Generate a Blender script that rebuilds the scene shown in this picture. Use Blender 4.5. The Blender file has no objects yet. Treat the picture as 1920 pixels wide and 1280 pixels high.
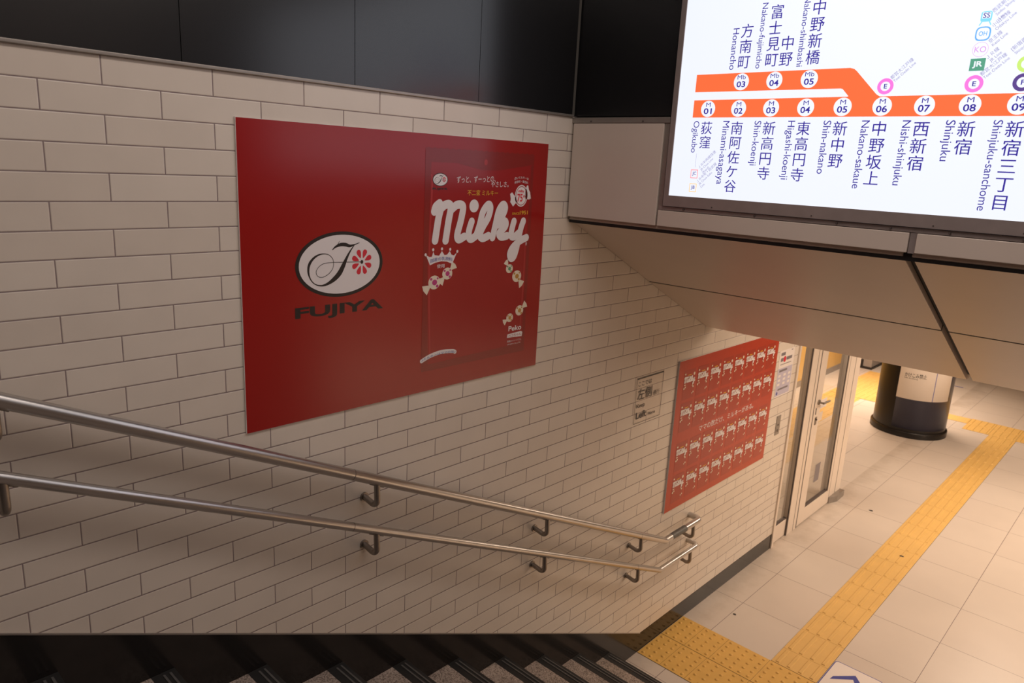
import bpy, math, random
from mathutils import Vector, Matrix
random.seed(7)
SC = bpy.context.scene
COL = SC.collection

# ------------------------------------------------------------------ camera, world, lights, exposure
cam_d = bpy.data.cameras.new('camera')
cam = bpy.data.objects.new('camera', cam_d)
COL.objects.link(cam)
cam_d.sensor_width = 36.0
cam_d.lens = 1365.24 / 1920 * 36.0
cam_d.clip_start = 0.02
RT = ((0.724247, 0.687714, 0.050158), (0.197096, -0.136761, -0.970798), (-0.660772, 0.712984, -0.234594))
cam.matrix_world = Matrix(((RT[0][0], -RT[1][0], -RT[2][0], 2.2),
                           (RT[0][1], -RT[1][1], -RT[2][1], 0.0),
                           (RT[0][2], -RT[1][2], -RT[2][2], 3.108),
                           (0, 0, 0, 1)))
cam_d.dof.use_dof = True
cam_d.dof.focus_distance = 3.0
cam_d.dof.aperture_fstop = 5.0
SC.camera = cam

w = bpy.data.worlds.new('station_air')
SC.world = w
w.use_nodes = True
w.node_tree.nodes['Background'].inputs['Color'].default_value = (1.0, 0.80, 0.66, 1)
w.node_tree.nodes['Background'].inputs['Strength'].default_value = 0.03

SC.view_settings.view_transform = 'Standard'
SC.view_settings.look = 'None'
SC.view_settings.gamma = 1.0
SC.view_settings.use_curve_mapping = False
SC.view_settings.exposure = 0.0
SC.cycles.use_denoising = True
SC.cycles.max_bounces = 10


def area_light(name, loc, sx, sy, power, color, rot=(0, 0, 0), spread=180):
    d = bpy.data.lights.new(name, 'AREA')
    d.shape = 'RECTANGLE'
    d.size, d.size_y = sx, sy
    d.energy = power
    d.color = color
    d.spread = math.radians(spread)
    o = bpy.data.objects.new(name, d)
    o.location = loc
    o.rotation_euler = rot
    COL.objects.link(o)
    return o


WARM = (1.0, 0.78, 0.60)
NEUT = (1.0, 0.86, 0.79)
# lamps over the upper stairs
area_light('stair_ceiling_lamp', (2.7, 1.6, 4.57), 3.4, 1.9, 27, NEUT)
area_light('stair_tube', (1.3, 0.6, 4.5), 0.10, 3.6, 19, NEUT)
# lamp rows in the hall ceiling (the hall ceiling stands at 2.60 m)
area_light('hall_lamp', (1.2, 5.3, 2.58), 0.15, 0.9, 21, WARM)
area_light('hall_lamp', (1.6, 8.3, 2.58), 0.3, 1.6, 76, WARM)
area_light('hall_lamp', (4.6, 5.2, 2.58), 0.3, 1.6, 18, WARM)
area_light('hall_lamp', (7.0, 5.6, 2.58), 0.3, 1.6, 150, WARM)
area_light('hall_lamp', (5.0, 8.0, 2.58), 0.3, 1.6, 72, WARM)
area_light('glazed_room_lamp', (-0.75, 6.6, 2.55), 0.5, 0.9, 16, WARM)
area_light('platform_lamp', (-1.0, 11.4, 2.58), 0.6, 1.4, 62, WARM, spread=110)


# ------------------------------------------------------------------ helpers
class MB:
    """collects vertices and faces of ONE mesh"""
    def __init__(self):
        self.v, self.f, self.smooth = [], [], []

    def add(self, vs, fs, smooth=False):
        b = len(self.v)
        self.v += [tuple(p) for p in vs]
        for f in fs:
            self.f.append(tuple(i + b for i in f))
            self.smooth.append(smooth)
        return self

    def box(self, a, b):
        (x0, y0, z0), (x1, y1, z1) = a, b
        return self.add([(x0, y0, z0), (x1, y0, z0), (x1, y1, z0), (x0, y1, z0),
                         (x0, y0, z1), (x1, y0, z1), (x1, y1, z1), (x0, y1, z1)],
                        [(0, 3, 2, 1), (4, 5, 6, 7), (0, 1, 5, 4), (1, 2, 6, 5), (2, 3, 7, 6), (3, 0, 4, 7)])

    def prism(self, poly, fr, w0, w1):
        """polygon in the (u, v) of a frame, from depth w0 to w1"""
        n = len(poly)
        vs = [fr(u, v, w0) for u, v in poly] + [fr(u, v, w1) for u, v in poly]
        fs = [tuple(range(n))[::-1], tuple(range(n, 2 * n))]
        fs += [(i, (i + 1) % n, n + (i + 1) % n, n + i) for i in range(n)]
        return self.add(vs, fs)

    def flat(self, poly, fr, w):
        return self.add([fr(u, v, w) for u, v in poly], [tuple(range(len(poly)))])

    def ring(self, c, ro, ri, fr, w, n=40, ratio=1.0):
        vs, fs = [], []
        for k in range(n):
            a = 2 * math.pi * k / n
            vs.append(fr(c[0] + ro * math.cos(a), c[1] + ro * ratio * math.sin(a), w))
            vs.append(fr(c[0] + ri * math.cos(a), c[1] + ri * ratio * math.sin(a), w))
        for k in range(n):
            j = (k + 1) % n
            fs.append((2 * k, 2 * j, 2 * j + 1, 2 * k + 1))
        return self.add(vs, fs)

    def disc(self, c, rx, ry, fr, w, n=36):
        return self.flat([(c[0] + rx * math.cos(2 * math.pi * k / n), c[1] + ry * math.sin(2 * math.pi * k / n)) for k in range(n)], fr, w)

    def tube(self, pts, r, n=20, caps=True):
        P = [Vector(p) for p in pts]
        up = None
        rings = []
        for i, p in enumerate(P):
            t = (P[min(i + 1, len(P) - 1)] - P[max(i - 1, 0)]).normalized()
            if up is None:
                up = t.cross(Vector((0, 0, 1)))
                if up.length < 1e-3:
                    up = Vector((1, 0, 0))
            up = (up - t * up.dot(t)).normalized()
            bn = t.cross(up)
            rings.append([p + (up * math.cos(2 * math.pi * k / n) + bn * math.sin(2 * math.pi * k / n)) * r for k in range(n)])
        vs = [q for rg in rings for q in rg]
        fs = []
        for i in range(len(P) - 1):
            for k in range(n):
                j = (k + 1) % n
                fs.append((i * n + k, i * n + j, (i + 1) * n + j, (i + 1) * n + k))
        self.add(vs, fs, True)
        if caps:
            self.add(rings[0], [tuple(range(n))[::-1]])
            self.add(rings[-1], [tuple(range(n))])
        return self

    def lathe(self, prof, c, n=72, a0=0.0, a1=360.0):
        full = abs(a1 - a0) > 359.9
        m = n if full else n + 1
        vs, fs = [], []
        for r, z in prof:
            for k in range(m):
                a = math.radians(a0 + (a1 - a0) * k / n)
                vs.append((c[0] + r * math.cos(a), c[1] + r * math.sin(a), z))
        for i in range(len(prof) - 1):
            for k in range(n):
                j = (k + 1) % m
                fs.append((i * m + k, i * m + j, (i + 1) * m + j, (i + 1) * m + k))
        return self.add(vs, fs, True)

    def ribbon(self, pts, widths, fr, w, sub=8, round_ends=True):
        """brush stroke of varying width along a smooth curve, in a frame"""
        if isinstance(widths, (int, float)):
            widths = [widths] * len(pts)
        C = []
        n = len(pts)
        for i in range(n - 1):
            p0, p1, p2, p3 = pts[max(i - 1, 0)], pts[i], pts[i + 1], pts[min(i + 2, n - 1)]
            for s in range(sub):
                t = s / sub
                q = []
                for d in (0, 1):
                    q.append(0.5 * (2 * p1[d] + (p2[d] - p0[d]) * t + (2 * p0[d] - 5 * p1[d] + 4 * p2[d] - p3[d]) * t * t + (3 * p1[d] - p0[d] - 3 * p2[d] + p3[d]) * t ** 3))
                C.append((q[0], q[1], widths[i] + (widths[i + 1] - widths[i]) * t))
        C.append((pts[-1][0], pts[-1][1], widths[-1]))
        vs, fs = [], []
        for i, (x, y, wd) in enumerate(C):
            a, b = C[max(i - 1, 0)], C[min(i + 1, len(C) - 1)]
            dx, dy = b[0] - a[0], b[1] - a[1]
            L = math.hypot(dx, dy) or 1
            nx, ny = -dy / L * wd / 2, dx / L * wd / 2
            wi = w + 0.00008 * i / len(C)
            vs += [fr(x + nx, y + ny, wi), fr(x - nx, y - ny, wi)]
        for i in range(len(C) - 1):
            fs.append((2 * i, 2 * i + 1, 2 * i + 3, 2 * i + 2))
        self.add(vs, fs)
        if round_ends:
            for (x, y, wd), wo in ((C[0], -0.00004), (C[-1], 0.00012)):
                self.disc((x, y), wd / 2, wd / 2, fr, w + wo, 20)
        return self


_txt = {}


def glyphs(body, bold=0.0):
    key = (body, bold)
    if key not in _txt:
        c = bpy.data.curves.new('tmp', 'FONT')
        c.body = body
        c.resolution_u = 4
        c.offset = bold
        o = bpy.data.objects.new('tmp', c)
        COL.objects.link(o)
        bpy.context.view_layer.update()
        dg = bpy.context.evaluated_depsgraph_get()
        m = bpy.data.meshes.new_from_object(o.evaluated_get(dg))
        vs = [(q.co.x, q.co.y) for q in m.vertices]
        fs = [tuple(p.vertices) for p in m.polygons]
        bpy.data.objects.remove(o)
        bpy.data.curves.remove(c)
        bpy.data.meshes.remove(m)
        xs, ys = [q[0] for q in vs], [q[1] for q in vs]
        _txt[key] = (vs, fs, (min(xs), min(ys), max(xs), max(ys)))
    return _txt[key]


def put_text(mb, body, fr, w, box=None, at=None, size=None, rot=0.0, bold=0.0, anchor=(0, 0), skew=0.0, bow=0.0):
    """box: stretch the lettering into (u0, v0, u1, v1); at+size: natural proportions, anchor 0..1 of its own box"""
    if bold and any(ord(ch) > 0x2fff for ch in body):
        # heavier East Asian lettering: the same strokes laid twice, a hair apart
        d = bold * 0.5
        vs, fs, bb = glyphs(body, 0.0)
        for sgn, dw in ((-1, 0.0), (1, 0.00006)):
            if box:
                k = (box[2] - box[0]) / (bb[2] - bb[0]) * d * sgn
                put_text(mb, body, fr, w + dw, box=(box[0] + k, box[1], box[2] + k, box[3]), skew=skew, bow=bow)
            else:
                put_text(mb, body, fr, w + dw, at=(at[0] + d * sgn * size * math.cos(rot), at[1] + d * sgn * size * math.sin(rot)), size=size, rot=rot, anchor=anchor)
        return mb
    vs, fs, (x0, y0, x1, y1) = glyphs(body, bold)
    out = []
    ca, sa = math.cos(rot), math.sin(rot)
    for x, y in vs:
        if box:
            s, t = (x - x0) / (x1 - x0), (y - y0) / (y1 - y0)
            u = box[0] + (box[2] - box[0]) * s
            v = box[1] + (box[3] - box[1]) * t + skew * s + bow * (1 - (2 * s - 1) ** 2)
        else:
            a, b = (x - x0 - anchor[0] * (x1 - x0)) * size, (y - anchor[1] * y1) * size
            u, v = at[0] + a * ca - b * sa, at[1] + a * sa + b * ca
        out.append(fr(u, v, w))
    mb.add(out, fs)
    return mb


def on_wall(x0):
    return lambda u, v, w: (x0 + w, u, v)


def on_front(y0):
    return lambda u, v, w: (u, y0 - w, v)


def on_floor(z0):
    return lambda u, v, w: (u, v, z0 + w)


def wloc(o):
    p = Vector((0, 0, 0))
    while o:
        p += o.location
        o = o.parent
    return p


def obj(name, mb, mat, parent=None, loc=None, kind=None, bevel=0.0, label=None):
    me = bpy.data.meshes.new(name)
    base = wloc(parent) if parent else Vector(loc or (0, 0, 0))
    me.from_pydata([tuple(Vector(v) - base) for v in mb.v], [], mb.f)
    me.validate()
    for p, s in zip(me.polygons, mb.smooth):
        p.use_smooth = s
    me.materials.append(mat)
    o = bpy.data.objects.new(name, me)
    COL.objects.link(o)
    if parent:
        o.parent = parent
    else:
        o.location = base
    if bevel:
        md = o.modifiers.new('edge', 'BEVEL')
        md.width = bevel
        md.segments = 2
        md.limit_method = 'ANGLE'
    if kind:
        o['kind'] = kind
    if label:
        o['label'] = label
    return o


def thing(name, label, cat, loc=(0, 0, 0), group=None):
    o = bpy.data.objects.new(name, None)
    o.empty_display_size = 0.1
    COL.objects.link(o)
    o.location = loc
    return tag(o, label, cat, group)


def tag(o, label, cat, group=None):
    o['label'] = label
    o['category'] = cat
    if group:
        o['group'] = group
    return o


def struct(name, loc=(0, 0, 0)):
    o = bpy.data.objects.new(name, None)
    COL.objects.link(o)
    o.location = loc
    o['kind'] = 'structure'
    return o


# ------------------------------------------------------------------ materials
def nodes_of(name):
    m = bpy.data.materials.new(name)
    m.use_nodes = True
    return m, m.node_tree, m.node_tree.nodes['Principled BSDF']


def mat(name, col, rough=0.5, metal=0.0, var=0.06, scale=9.0, bump=0.0, spec=0.5, aniso=None):
    m, nt, b = nodes_of(name)
    N, L = nt.nodes, nt.links
    tc = N.new('ShaderNodeTexCoord')
    nz = N.new('ShaderNodeTexNoise')
    nz.inputs['Scale'].default_value = scale
    nz.inputs['Detail'].default_value = 5
    mp = N.new('ShaderNodeMapping')
    if aniso:
        mp.inputs['Scale'].default_value = aniso
    L.new(tc.outputs['Object'], mp.inputs['Vector'])
    L.new(mp.outputs['Vector'], nz.inputs['Vector'])
    mx = N.new('ShaderNodeMix')
    mx.data_type = 'RGBA'
    mx.inputs['A'].default_value = tuple(c * (1 - var) for c in col) + (1,)
    mx.inputs['B'].default_value = tuple(min(1, c * (1 + var)) for c in col) + (1,)
    L.new(nz.outputs['Fac'], mx.inputs['Factor'])
    L.new(mx.outputs['Result'], b.inputs['Base Color'])
    b.inputs['Roughness'].default_value = rough
    b.inputs['Metallic'].default_value = metal
    b.inputs['Specular IOR Level'].default_value = spec
    if bump:
        bp = N.new('ShaderNodeBump')
        bp.inputs['Strength'].default_value = bump
        bp.inputs['Distance'].default_value = 0.002
        L.new(nz.outputs['Fac'], bp.inputs['Height'])
        L.new(bp.outputs['Normal'], b.inputs['Normal'])
    return m


def emit(name, col, strength=1.0):
    m, nt, b = nodes_of(name)
    N, L = nt.nodes, nt.links
    b.inputs['Base Color'].default_value = tuple(c * 0.4 for c in col) + (1,)
    b.inputs['Roughness'].default_value = 0.35
    b.inputs['Emission Strength'].default_value = strength
    tc = N.new('ShaderNodeTexCoord')
    nz = N.new('ShaderNodeTexNoise')
    nz.inputs['Scale'].default_value = 1.3
    mx = N.new('ShaderNodeMix')
    mx.data_type = 'RGBA'
    mx.inputs['A'].default_value = tuple(c * 0.98 for c in col) + (1,)
    mx.inputs['B'].default_value = tuple(c * 1.0 for c in col) + (1,)
    L.new(tc.outputs['Object'], nz.inputs['Vector'])
    L.new(nz.outputs['Fac'], mx.inputs['Factor'])
    L.new(mx.outputs['Result'], b.inputs['Emission Color'])
    return m


def coord2(nt, a, b, oa, ob):
    """vector (axis a + oa, axis b + ob, 0) of the object coordinates"""
    N, L = nt.nodes, nt.links
    tc = N.new('ShaderNodeTexCoord')
    sp = N.new('ShaderNodeSeparateXYZ')
    L.new(tc.outputs['Object'], sp.inputs[0])
    cb = N.new('ShaderNodeCombineXYZ')
    for k, (ax, of) in enumerate(((a, oa), (b, ob))):
        ad = N.new('ShaderNodeMath')
        ad.inputs[1].default_value = of
        L.new(sp.outputs[ax], ad.inputs[0])
        L.new(ad.outputs[0], cb.inputs[k])
    return tc, sp, cb


def tile_wall_mat():
    m, nt, b = nodes_of('cream_wall_tile')
    N, L = nt.nodes, nt.links
    tc, sp, cb = coord2(nt, 'Y', 'Z', -0.723 + 30 * 0.3008, -(3.337 - 50 * 0.0762))
    br = N.new('ShaderNodeTexBrick')
    br.offset = 0.5
    br.offset_frequency = 2
    br.inputs['Scale'].default_value = 1.0
    br.inputs['Mortar Size'].default_value = 0.0018
    br.inputs['Mortar Smooth'].default_value = 0.25
    br.inputs['Bias'].default_value = 0.0
    br.inputs['Brick Width'].default_value = 0.3008
    br.inputs['Row Height'].default_value = 0.0762
    br.inputs['Color1'].default_value = (0.74, 0.67, 0.585, 1)
    br.inputs['Color2'].default_value = (0.70, 0.625, 0.54, 1)
    br.inputs['Mortar'].default_value = (0.26, 0.20, 0.195, 1)
    L.new(cb.outputs[0], br.inputs['Vector'])
    nz = N.new('ShaderNodeTexNoise')
    nz.inputs['Scale'].default_value = 7.0
    nz.inputs['Detail'].default_value = 6
    L.new(tc.outputs['Object'], nz.inputs['Vector'])
    mr = N.new('ShaderNodeMapRange')
    mr.inputs['To Min'].default_value = 0.93
    mr.inputs['To Max'].default_value = 1.05
    L.new(nz.outputs['Fac'], mr.inputs['Value'])
    mx = N.new('ShaderNodeMix')
    mx.data_type = 'RGBA'
    mx.blend_type = 'MULTIPLY'
    mx.inputs['Factor'].default_value = 1.0
    L.new(br.outputs['Color'], mx.inputs['A'])
    L.new(mr.outputs['Result'], mx.inputs['B'])
    L.new(mx.outputs['Result'], b.inputs['Base Color'])
    ro = N.new('ShaderNodeMapRange')
    ro.inputs['To Min'].default_value = 0.3
    ro.inputs['To Max'].default_value = 0.85
    L.new(br.outputs['Fac'], ro.inputs['Value'])
    L.new(ro.outputs['Result'], b.inputs['Roughness'])
    # recessed joint with rounded tile edges plus a faint hand-made waviness
    br2 = N.new('ShaderNodeTexBrick')
    br2.offset = 0.5
    br2.offset_frequency = 2
    for k in ('Scale', 'Brick Width', 'Row Height'):
        br2.inputs[k].default_value = br.inputs[k].default_value
    br2.inputs['Mortar Size'].default_value = 0.004
    br2.inputs['Mortar Smooth'].default_value = 1.0
    L.new(cb.outputs[0], br2.inputs['Vector'])
    inv = N.new('ShaderNodeMath')
    inv.operation = 'SUBTRACT'
    inv.inputs[0].default_value = 1.0
    L.new(br2.outputs['Fac'], inv.inputs[1])
    b1 = N.new('ShaderNodeBump')
    b1.inputs['Strength'].default_value = 0.55
    b1.inputs['Distance'].default_value = 0.002
    L.new(inv.outputs[0], b1.inputs['Height'])
    b2 = N.new('ShaderNodeBump')
    b2.inputs['Strength'].default_value = 0.08
    b2.inputs['Distance'].default_value = 0.01
    L.new(nz.outputs['Fac'], b2.inputs['Height'])
    L.new(b1.outputs['Normal'], b2.inputs['Normal'])
    L.new(b2.outputs['Normal'], b.inputs['Normal'])
    return m


def floor_mat():
    m, nt, b = nodes_of('pale_floor_tile')
    N, L = nt.nodes, nt.links
    tc, sp, cb = coord2(nt, 'X', 'Y', -0.225 + 40 * 0.594, -4.235 + 40 * 0.6)
    br = N.new('ShaderNodeTexBrick')
    br.offset = 0.0
    br.inputs['Scale'].default_value = 1.0
    br.inputs['Mortar Size'].default_value = 0.0020
    br.inputs['Mortar Smooth'].default_value = 0.3
    br.inputs['Brick Width'].default_value = 0.594
    br.inputs['Row Height'].default_value = 0.6
    br.inputs['Color1'].default_value = (0.62, 0.55, 0.48, 1)
    br.inputs['Color2'].default_value = (0.60, 0.525, 0.455, 1)
    br.inputs['Mortar'].default_value = (0.15, 0.10, 0.10, 1)
    L.new(cb.outputs[0], br.inputs['Vector'])
    nz = N.new('ShaderNodeTexNoise')
    nz.inputs['Scale'].default_value = 2.2
    nz.inputs['Detail'].default_value = 7
    L.new(tc.outputs['Object'], nz.inputs['Vector'])
    mr = N.new('ShaderNodeMapRange')
    mr.inputs['To Min'].default_value = 0.92
    mr.inputs['To Max'].default_value = 1.06
    L.new(nz.outputs['Fac'], mr.inputs['Value'])
    mx = N.new('ShaderNodeMix')
    mx.data_type = 'RGBA'
    mx.blend_type = 'MULTIPLY'
    mx.inputs['Factor'].default_value = 1.0
    L.new(br.outputs['Color'], mx.inputs['A'])
    L.new(mr.outputs['Result'], mx.inputs['B'])
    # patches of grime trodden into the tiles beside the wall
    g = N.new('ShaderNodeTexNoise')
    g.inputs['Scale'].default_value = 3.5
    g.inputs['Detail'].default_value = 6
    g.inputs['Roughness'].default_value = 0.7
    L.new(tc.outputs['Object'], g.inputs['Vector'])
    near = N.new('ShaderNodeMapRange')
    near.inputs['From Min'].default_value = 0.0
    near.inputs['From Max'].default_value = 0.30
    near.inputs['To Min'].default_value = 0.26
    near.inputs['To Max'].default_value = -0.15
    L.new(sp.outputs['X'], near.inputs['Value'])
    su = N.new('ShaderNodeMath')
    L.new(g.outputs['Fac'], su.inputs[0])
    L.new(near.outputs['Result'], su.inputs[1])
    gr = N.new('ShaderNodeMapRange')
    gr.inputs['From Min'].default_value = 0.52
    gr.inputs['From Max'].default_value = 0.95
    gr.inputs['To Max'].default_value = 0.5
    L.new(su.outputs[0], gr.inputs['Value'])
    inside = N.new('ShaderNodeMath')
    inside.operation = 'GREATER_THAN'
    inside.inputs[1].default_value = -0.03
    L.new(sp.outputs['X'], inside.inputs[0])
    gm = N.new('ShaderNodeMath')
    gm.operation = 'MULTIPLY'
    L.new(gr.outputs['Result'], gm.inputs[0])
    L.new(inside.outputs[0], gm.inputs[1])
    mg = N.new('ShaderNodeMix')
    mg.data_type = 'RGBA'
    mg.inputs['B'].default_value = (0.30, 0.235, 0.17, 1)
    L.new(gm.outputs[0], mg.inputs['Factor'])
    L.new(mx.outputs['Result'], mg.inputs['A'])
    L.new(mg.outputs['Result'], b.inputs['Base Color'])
    b.inputs['Roughness'].default_value = 0.38
    return m


def granite_mat():
    m, nt, b = nodes_of('speckled_granite')
    N, L = nt.nodes, nt.links
    tc = N.new('ShaderNodeTexCoord')
    vo = N.new('ShaderNodeTexVoronoi')
    vo.inputs['Scale'].default_value = 240
    L.new(tc.outputs['Object'], vo.inputs['Vector'])
    cr = N.new('ShaderNodeValToRGB')
    cr.color_ramp.elements[0].position = 0.15
    cr.color_ramp.elements[0].color = (0.21, 0.16, 0.13, 1)
    cr.color_ramp.elements[1].position = 0.75
    cr.color_ramp.elements[1].color = (0.60, 0.49, 0.41, 1)
    e = cr.color_ramp.elements.new(0.4)
    e.color = (0.44, 0.35, 0.29, 1)
    sp = N.new('ShaderNodeSeparateColor')
    L.new(vo.outputs['Color'], sp.inputs[0])
    L.new(sp.outputs[0], cr.inputs['Fac'])
    nz = N.new('ShaderNodeTexNoise')
    nz.inputs['Scale'].default_value = 9
    nz.inputs['Detail'].default_value = 6
    L.new(tc.outputs['Object'], nz.inputs['Vector'])
    mr = N.new('ShaderNodeMapRange')
    mr.inputs['From Min'].default_value = 0.3
    mr.inputs['To Min'].default_value = 0.6
    mr.inputs['To Max'].default_value = 1.15
    L.new(nz.outputs['Fac'], mr.inputs['Value'])
    mx = N.new('ShaderNodeMix')
    mx.data_type = 'RGBA'
    mx.blend_type = 'MULTIPLY'
    mx.inputs['Factor'].default_value = 1.0
    L.new(cr.outputs['Color'], mx.inputs['A'])
    L.new(mr.outputs['Result'], mx.inputs['B'])
    L.new(mx.outputs['Result'], b.inputs['Base Color'])
    b.inputs['Roughness'].default_value = 0.75
    return m


def clear_mat(name, tint, gloss, alpha_mix):
    """clear sheet: mostly see-through, mirror-like at its face"""
    m, nt, b = nodes_of(name)
    N, L = nt.nodes, nt.links
    N.remove(b)
    out = [n for n in N if n.type == 'OUTPUT_MATERIAL'][0]
    tr = N.new('ShaderNodeBsdfTransparent')
    tr.inputs['Color'].default_value = tint + (1,)
    gl = N.new('ShaderNodeBsdfGlossy')
    gl.inputs['Roughness'].default_value = gloss
    fr = N.new('ShaderNodeLayerWeight')
    fr.inputs['Blend'].default_value = 0.5
    pw = N.new('ShaderNodeMath')
    pw.operation = 'POWER'
    pw.inputs[1].default_value = 4.0
    L.new(fr.outputs['Facing'], pw.inputs[0])
    ma = N.new('ShaderNodeMath')
    ma.operation = 'MULTIPLY_ADD'
    ma.inputs[1].default_value = alpha_mix
    ma.inputs[2].default_value = 0.025
    L.new(pw.outputs[0], ma.inputs[0])
    mx = N.new('ShaderNodeMixShader')
    L.new(ma.outputs[0], mx.inputs['Fac'])
    L.new(tr.outputs[0], mx.inputs[1])
    L.new(gl.outputs[0], mx.inputs[2])
    L.new(mx.outputs[0], out.inputs['Surface'])
    return m


M = {
    'tile': tile_wall_mat(), 'floor': floor_mat(), 'granite': granite_mat(),
    'black_panel': mat('black_glossy_panel', (0.013, 0.013, 0.014), 0.22, var=0.1, scale=2, spec=0.75),
    'black_stone': mat('polished_black_stone', (0.012, 0.010, 0.009), 0.16, var=0.35, scale=120),
    'rubber': mat('black_nosing_rubber', (0.018, 0.017, 0.016), 0.55, var=0.3, scale=60),
    'rubber_rib': mat('grey_nosing_rib', (0.10, 0.095, 0.09), 0.5, var=0.3, scale=60),
    'steel': mat('brushed_steel', (0.56, 0.54, 0.52), 0.30, 1.0, var=0.06, scale=40, aniso=(60, 2, 60)),
    'dark_steel': mat('dull_steel', (0.33, 0.30, 0.27), 0.42, 1.0, var=0.15, scale=30),
    'worn_tape': mat('worn_grey_tape', (0.14, 0.14, 0.13), 0.55, 0.4, var=0.6, scale=70),
    'trim': mat('grey_trim', (0.34, 0.31, 0.28), 0.4, 0.6, var=0.15, scale=20),
    'dark_trim': mat('dark_frame_metal', (0.35, 0.29, 0.275), 0.4, 0.3, var=0.15, scale=20),
    'fascia': mat('beige_coated_panel', (0.68, 0.58, 0.50), 0.33, var=0.04, scale=5),
    'gap': mat('black_joint', (0.02, 0.018, 0.018), 0.6, var=0.2),
    'alu': mat('cream_aluminium', (0.80, 0.70, 0.60), 0.36, 0.15, var=0.04, scale=14),
    'gasket': mat('dark_gasket', (0.09, 0.07, 0.065), 0.6, var=0.2),
    'yellow': mat('yellow_tactile_paving', (0.71, 0.45, 0.142), 0.45, var=0.10, scale=6),
    'yellow_worn': mat('worn_yellow_tactile_paving', (0.70, 0.42, 0.10), 0.5, var=0.14, scale=9),
    'yellow_panel': mat('yellow_wall_panel', (0.80, 0.52, 0.17), 0.4, var=0.05),
    'poster_red': mat('printed_red', (0.33, 0.009, 0.008), 0.2, spec=0.5, var=0.02),
    'poster_orange': mat('printed_orange_red', (0.45, 0.045, 0.018), 0.30, var=0.03),
    'bag_red': mat('printed_crimson', (0.33, 0.011, 0.013), 0.2, spec=0.5, var=0.05, scale=3),
    'bag_dark': mat('printed_dark_red', (0.25, 0.016, 0.014), 0.2, spec=0.5, var=0.08, scale=25, aniso=(1, 1, 6)),
    'bag_light': mat('printed_pale_red', (0.43, 0.034, 0.034), 0.24, var=0.05),
    'mini_bag': mat('printed_brick_red', (0.37, 0.038, 0.018), 0.30, var=0.04),
    'ink_white': mat('printed_white', (0.80, 0.76, 0.76), 0.32, var=0.01),
    'ink_black': mat('printed_black', (0.018, 0.014, 0.014), 0.35, var=0.1),
    'ink_flower': mat('printed_flower_red', (0.66, 0.025, 0.05), 0.32, var=0.02),
    'ink_gold': mat('printed_gold', (0.72, 0.42, 0.03), 0.32, var=0.03),
    'ink_blue': mat('printed_blue', (0.06, 0.075, 0.34), 0.32, var=0.03),
    'ink_cream': mat('printed_cream', (0.78, 0.70, 0.56), 0.32, var=0.12, scale=30),
    'ink_magenta': mat('printed_magenta', (0.48, 0.04, 0.20), 0.32, var=0.15, scale=60),
    'ink_brown': mat('printed_caramel', (0.50, 0.26, 0.05), 0.32, var=0.2, scale=60),
    'ink_green': mat('printed_green', (0.10, 0.30, 0.16), 0.32, var=0.1),
    'ink_grey': mat('printed_grey', (0.20, 0.18, 0.20), 0.4, var=0.05),
    'paper': mat('white_paper', (0.78, 0.72, 0.68), 0.5, var=0.02),
    'lilac': mat('printed_lilac', (0.52, 0.49, 0.60), 0.45, var=0.03),
    'board_edge': mat('white_board_edge', (0.80, 0.74, 0.70), 0.5, var=0.02),
    'pillar': mat('dark_brown_pillar', (0.012, 0.010, 0.009), 0.32, var=0.15, scale=8, spec=0.35),
    'navy': mat('navy_wrap', (0.026, 0.026, 0.046), 0.30, var=0.06),
    'pale_board': mat('pale_pillar_board', (0.80, 0.72, 0.64), 0.42, var=0.03),
    'red_gloss': mat('red_lacquer', (0.62, 0.03, 0.03), 0.3, var=0.03),
    'grey_panel': mat('grey_cabinet_side', (0.30, 0.27, 0.25), 0.4, var=0.05),
    'black_plinth': mat('black_plinth', (0.015, 0.013, 0.013), 0.5, var=0.1),
    'plaster': mat('grey_plaster', (0.30, 0.27, 0.25), 0.8, var=0.05, bump=0.1),
    'hall_plaster': mat('warm_ceiling_panel', (0.62, 0.56, 0.50), 0.7, var=0.03),
    'gum': mat('blackened_gum', (0.03, 0.025, 0.025), 0.7, var=0.2, scale=200),
    'glass': clear_mat('clear_glass', (0.97, 0.97, 0.96), 0.0, 0.6),
    'acrylic': clear_mat('clear_acrylic', (0.99, 0.98, 0.97), 0.05, 0.5),
    'scr': emit('lit_screen_white', (0.845, 0.895, 1.0), 0.96),
    'scr_orange': emit('lit_orange', (1.0, 0.155, 0.050), 1.0),
    'scr_navy': emit('lit_navy', (0.035, 0.022, 0.29), 1.0),
    'scr_lav': emit('lit_thin_lavender', (0.27, 0.25, 0.46), 1.0),
    'scr_pink': emit('lit_pink', (0.90, 0.19, 0.70), 1.0),
    'scr_mag': emit('lit_magenta_edge', (0.95, 0.12, 0.38), 1.0),
    'scr_violet': emit('lit_violet', (0.65, 0.30, 0.75), 1.0),
    'scr_purple': emit('lit_purple', (0.10, 0.055, 0.25), 1.0),
    'scr_green': emit('lit_green', (0.09, 0.33, 0.22), 1.0),
    'scr_lime': emit('lit_lime', (0.55, 0.80, 0.18), 1.0),
    'scr_blue': emit('lit_blue', (0.12, 0.40, 0.93), 1.0),
    'scr_sky': emit('lit_sky', (0.22, 0.66, 0.95), 1.0),
    'scr_red': emit('lit_red_edge', (0.95, 0.25, 0.28), 1.0),
    'scr_amber': emit('lit_amber_edge', (0.95, 0.58, 0.18), 1.0),
}

# ------------------------------------------------------------------ the setting
WTOP = 3.337           # top of the tiles
SL = 0.4807            # slope of the stairs


def skirt_z(y):
    return 1.780 - SL * (y - 0.352)


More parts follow.
